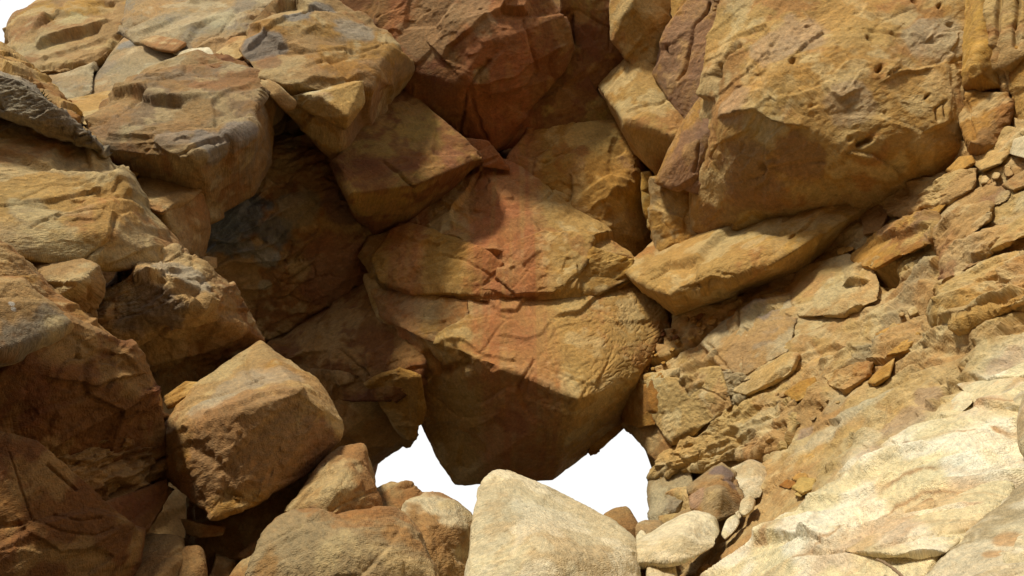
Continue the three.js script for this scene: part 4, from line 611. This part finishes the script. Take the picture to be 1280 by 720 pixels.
rock('boulder', 'brown rounded boulder in the bottom corner of shade', 'worn', 'tan', [[142, 725, 4.7], [165, 698, 4.8], [186, 674, 4.9], [222, 678, 4.85], [224, 702, 4.75], [200, 726, 4.6]], { more: [[140, 900, 4.6], [225, 900, 4.7]], back: .5, k: .03 });
rock('stone', 'small brown stone next to the rounded boulder in shade', 'worn', 'tan', [[212, 718, 4.75], [232, 690, 4.8], [246, 690, 4.8], [251, 708, 4.75], [236, 726, 4.7]], { more: [[215, 850, 4.7], [250, 850, 4.7]], back: .3, k: .02 });
rock('stone', 'dark wedge stone deep between the bottom boulders', 'block', 'tan', [[255, 725, 5.0], [268, 690, 5.1], [300, 700, 5.1], [296, 730, 4.95]], { back: .3, more: [[255, 850, 4.9], [296, 850, 4.9]] });
rock('stone', 'low brown stone left of the sunlit front boulder', 'worn', 'tan', [[288, 725, 4.75], [305, 703, 4.85], [335, 692, 4.85], [345, 700, 4.8], [338, 728, 4.7]], { more: [[290, 850, 4.7], [340, 850, 4.7]], back: .3, k: .02 });
rock('stone', 'flat brown stone lying behind the low brown stone', 'worn', 'tan', [[298, 696, 5.0], [320, 678, 5.05], [345, 672, 5.05], [350, 690, 4.95], [320, 700, 4.95]], { back: .3, k: .02 });
rock('boulder', 'upright tan boulder leaning on the large angular boulder', 'worn', 'tan', [[361, 638, 4.88], [395, 589, 5.02], [428, 559, 5.15], [453, 557, 5.15], [467, 596, 5.02], [474, 637, 4.98], [450, 658, 4.88], [424, 666, 4.78], [385, 656, 4.78], [420, 610, 4.7]], { pal2: 'greytan', back: .5, k: .03, fac: .03, spots: [{ p: [385, 650], r: .1, c: [.26, .14, .06], s: .8 }, { p: [420, 655], r: .08, c: [.3, .16, .05], s: .7 }] });
rock('boulder', 'wide tan boulder at the front, half in sun and half in shade', 'worn', 'tan', [[328, 735, 4.48], [345, 681, 4.62], [370, 660, 4.72], [425, 663, 4.66], [455, 651, 4.72], [485, 648, 4.82], [504, 668, 4.82], [542, 726, 4.62], [440, 688, 4.42], [495, 690, 4.6]], { more: [[320, 1120, 4.3], [545, 1120, 4.5]], back: .6, k: .035, pal2: 'greytan' });
rock('boulder', 'low brown wedge boulder against the white sky', 'block', 'tan', [[467, 618, 5.65], [478, 612, 5.68], [513, 609, 5.7], [534, 624, 5.68], [518, 662, 5.5], [474, 655, 5.45]], { more: [[465, 800, 5.4], [530, 800, 5.4]], back: .5, pal2: 'tan', fac: .025 });
rock('boulder', 'smooth egg-shaped tan boulder left of the great pale boulder', 'round', 'tan', [[506, 646, 4.98], [512, 630, 5.05], [540, 622, 5.12], [568, 633, 5.08], [589, 656, 5.05], [574, 700, 4.88], [566, 745, 4.85], [545, 728, 4.8], [522, 690, 4.82], [540, 660, 4.75]], { more: [[520, 900, 4.9], [570, 900, 4.9]], pal2: 'pale', back: .45, k: .05 });
rock('boulder', 'great smooth pale boulder standing in front of the gap', 'round', 'pale', [[571, 698, 4.52], [592, 661, 4.7], [588, 634, 4.95], [597, 602, 5.12], [620, 585, 5.25], [661, 599, 5.22], [692, 609, 5.22], [730, 629, 5.15], [765, 654, 5.02], [800, 673, 4.9], [794, 692, 4.72], [800, 745, 4.6], [640, 655, 4.6], [700, 690, 4.36], [578, 745, 4.35]], { more: [[560, 1120, 4.1], [820, 1120, 4.3]], back: .9, shrink: .2, k: .045, low: .05, pal2: 'cream' , fac: .012, low: .022, grow: 0, pits: .008 });
rock('stone', 'small striped tan stone behind the great pale boulder', 'worn', 'tan', [[758, 646, 5.6], [770, 639, 5.65], [783, 638, 5.65], [797, 660, 5.55], [775, 664, 5.5]], { back: .25, k: .02, bandCol: .8, more: [[762, 760, 5.5], [797, 760, 5.5]] });
rock('stone', 'little flat stone between the pale boulder and the cliff foot', 'worn', 'greytan', [[796, 662, 5.55], [808, 655, 5.6], [826, 655, 5.6], [828, 664, 5.5], [808, 672, 5.45]], { back: .25, k: .015, more: [[800, 760, 5.5], [826, 760, 5.5]] });
rock('stone', 'tiny grey stone propped under the tapered pale stone', 'worn', 'pale', [[796, 672, 5.15], [802, 664, 5.2], [809, 672, 5.15], [806, 684, 5.1], [799, 684, 5.1]], { back: .15, k: .012, more: [[798, 780, 5.1], [808, 780, 5.1]] });
rock('stone', 'grey stone tucked behind the tapered pale stone', 'worn', 'greytan', [[842, 650, 5.5], [852, 640, 5.55], [872, 638, 5.55], [866, 652, 5.45]], { back: .4, k: .015 });
rock('boulder', 'tapered smooth pale stone resting at the foot of the slope', 'round', 'pale', [[784, 694, 4.85], [800, 704, 4.75], [854, 700, 4.62], [892, 683, 4.72], [903, 664, 4.9], [893, 645, 5.0], [868, 637, 5.05], [840, 655, 5.0], [850, 672, 4.68]], { back: .3, pal2: 'cream', k: .02 });
rock('stone', 'square tan stone under the tapered pale stone', 'worn', 'pale', [[810, 706, 4.72], [843, 702, 4.75], [846, 722, 4.65], [812, 728, 4.62]], { more: [[808, 950, 4.6], [850, 950, 4.6]], back: .35, k: .02, pal2: 'tan' });
rock('stone', 'narrow tan stone between the square stone and the pale boulder', 'worn', 'tan', [[796, 708, 4.85], [808, 704, 4.9], [809, 728, 4.8], [797, 730, 4.8]], { more: [[795, 950, 4.7], [810, 950, 4.7]], back: .3, k: .015 });
rock('boulder', 'angular boulder with a purple cap and pinkish tan side', 'block', 'tan', [[860, 608, 5.5], [880, 598, 5.5], [902, 578, 5.6], [922, 592, 5.55], [932, 618, 5.4], [922, 642, 5.2], [896, 650, 5.15], [864, 636, 5.35], [900, 615, 5.15]], { back: .4, pal2: 'greytan', k: .006, fac: .006, low: .004, chip: .006, grow: .005, spots: [{ p: [904, 588], r: .09, c: [.17, .12, .10], s: .95 }, { p: [915, 602], r: .06, c: [.18, .125, .10], s: .9 }, { p: [872, 622], r: .07, c: [.35, .22, .14], s: .8 }] });
rock('boulder', 'knobbly cream boulder touching the purple-capped boulder', 'worn', 'pale', [[914, 588, 5.6], [938, 578, 5.6], [955, 586, 5.5], [959, 600, 5.45], [950, 620, 5.35], [932, 624, 5.35], [924, 605, 5.4]], { back: .35, k: .03, fac: .03 });
rock('stone', 'egg-sized upright cream stone under the knobbly boulder', 'round', 'pale', [[925, 640, 5.05], [928, 626, 5.1], [937, 620, 5.12], [943, 626, 5.1], [940, 638, 5.05], [930, 645, 5.0]], { back: .12, k: .015 });
rock('stone', 'leaning cream stone beside the tapered pale stone', 'round', 'cream', [[902, 668, 4.9], [908, 650, 4.95], [920, 643, 4.98], [925, 652, 4.95], [920, 662, 4.9], [906, 674, 4.85]], { back: .14, k: .015 });
rock('stone', 'sliver of cream stone between the two small cream stones', 'round', 'pale', [[919, 641, 5.0], [923, 638, 5.02], [927, 646, 5.0], [923, 650, 4.97]], { back: .08, k: .008 });
rock('stone', 'cracked yellow stone lying on the pale layers', 'rough', 'yellow', [[992, 610, 4.75], [1002, 598, 4.8], [1018, 600, 4.75], [1020, 610, 4.68], [1004, 617, 4.62]], { back: .15, chip: .008, fac: .015, strata: .01 });
rock('stone', 'tiny yellow pebble under the cracked yellow stone', 'round', 'yellow', [[993, 618, 4.68], [998, 615, 4.7], [1005, 617, 4.68], [1001, 621, 4.64]], { back: .06, k: .008 });
{ // dry twig on the pale layers
  const pt = [[1097, 699], [1106, 704], [1118, 712], [1132, 724]].map(([x, y]) => new THREE.Vector3(...at(x, y, slopeD(x, y) - .075)));
  const c = new THREE.CatmullRomCurve3(pt), g = new THREE.TubeGeometry(c, 24, .006, 7), p = g.attributes.position, o = pt[3];
  for (let i = 0; i < p.count; i++) { const n = .003 * N(p.getX(i) * 60, p.getY(i) * 60, p.getZ(i) * 60); p.setXYZ(i, p.getX(i) - o.x + n, p.getY(i) - o.y + n, p.getZ(i) - o.z); }
  g.computeVertexNormals();
  const m = new THREE.Mesh(g, new THREE.MeshStandardMaterial({ color: new THREE.Color().setRGB(.24, .16, .09), roughness: .9 }));
  m.name = 'twig'; m.position.copy(o); m.castShadow = m.receiveShadow = true; m.userData = { label: 'thin dry brown twig lying on the pale layers', category: 'twig' }; scene.add(m);
}
{ // tuft growing from the ledge at the left
  const o = new THREE.Vector3(...at(53, 128, 5.5)), P = [], T = []; let s = 9; const R = () => { s = (s * 16807) % 2147483647; return s / 2147483647; };
  for (let i = 0; i < 70; i++) {
    const a = R() * 6.283, l = .03 + .06 * R(), ux = Math.cos(a) * (.3 + .8 * R()), uz = Math.sin(a) * .8 + .4, uy = .7 + .5 * R(), w = .0035 + .003 * R(), bx = (R() - .5) * .1, bz = (R() - .5) * .03, by = -bx * .7, k = P.length / 3;
    for (const [t, q] of [[0, 1], [0, -1], [.5, 1.3], [.5, -1.3], [1, 0]]) P.push(bx + ux * l * t + q * w * Math.sin(a), by + uy * l * t - .35 * l * t * t, bz + uz * l * t - q * w * Math.cos(a));
    T.push(k, k + 1, k + 2, k + 1, k + 3, k + 2, k + 2, k + 3, k + 4);
  }
  const g = new THREE.BufferGeometry(); g.setAttribute('position', new THREE.Float32BufferAttribute(P, 3)); g.setIndex(T); g.computeVertexNormals();
  const m = new THREE.Mesh(g, new THREE.MeshStandardMaterial({ color: new THREE.Color().setRGB(.07, .10, .03), roughness: .8, side: THREE.DoubleSide }));
  m.name = 'grass_tuft'; m.position.copy(o); m.castShadow = m.receiveShadow = true; m.userData = { label: 'small green tuft growing on the grey slab edge', category: 'plant' }; scene.add(m);
}
spreadCover();
for (const j of JOBS) j();
console.log('triangles', COUNT);
renderer.render(scene, camera);
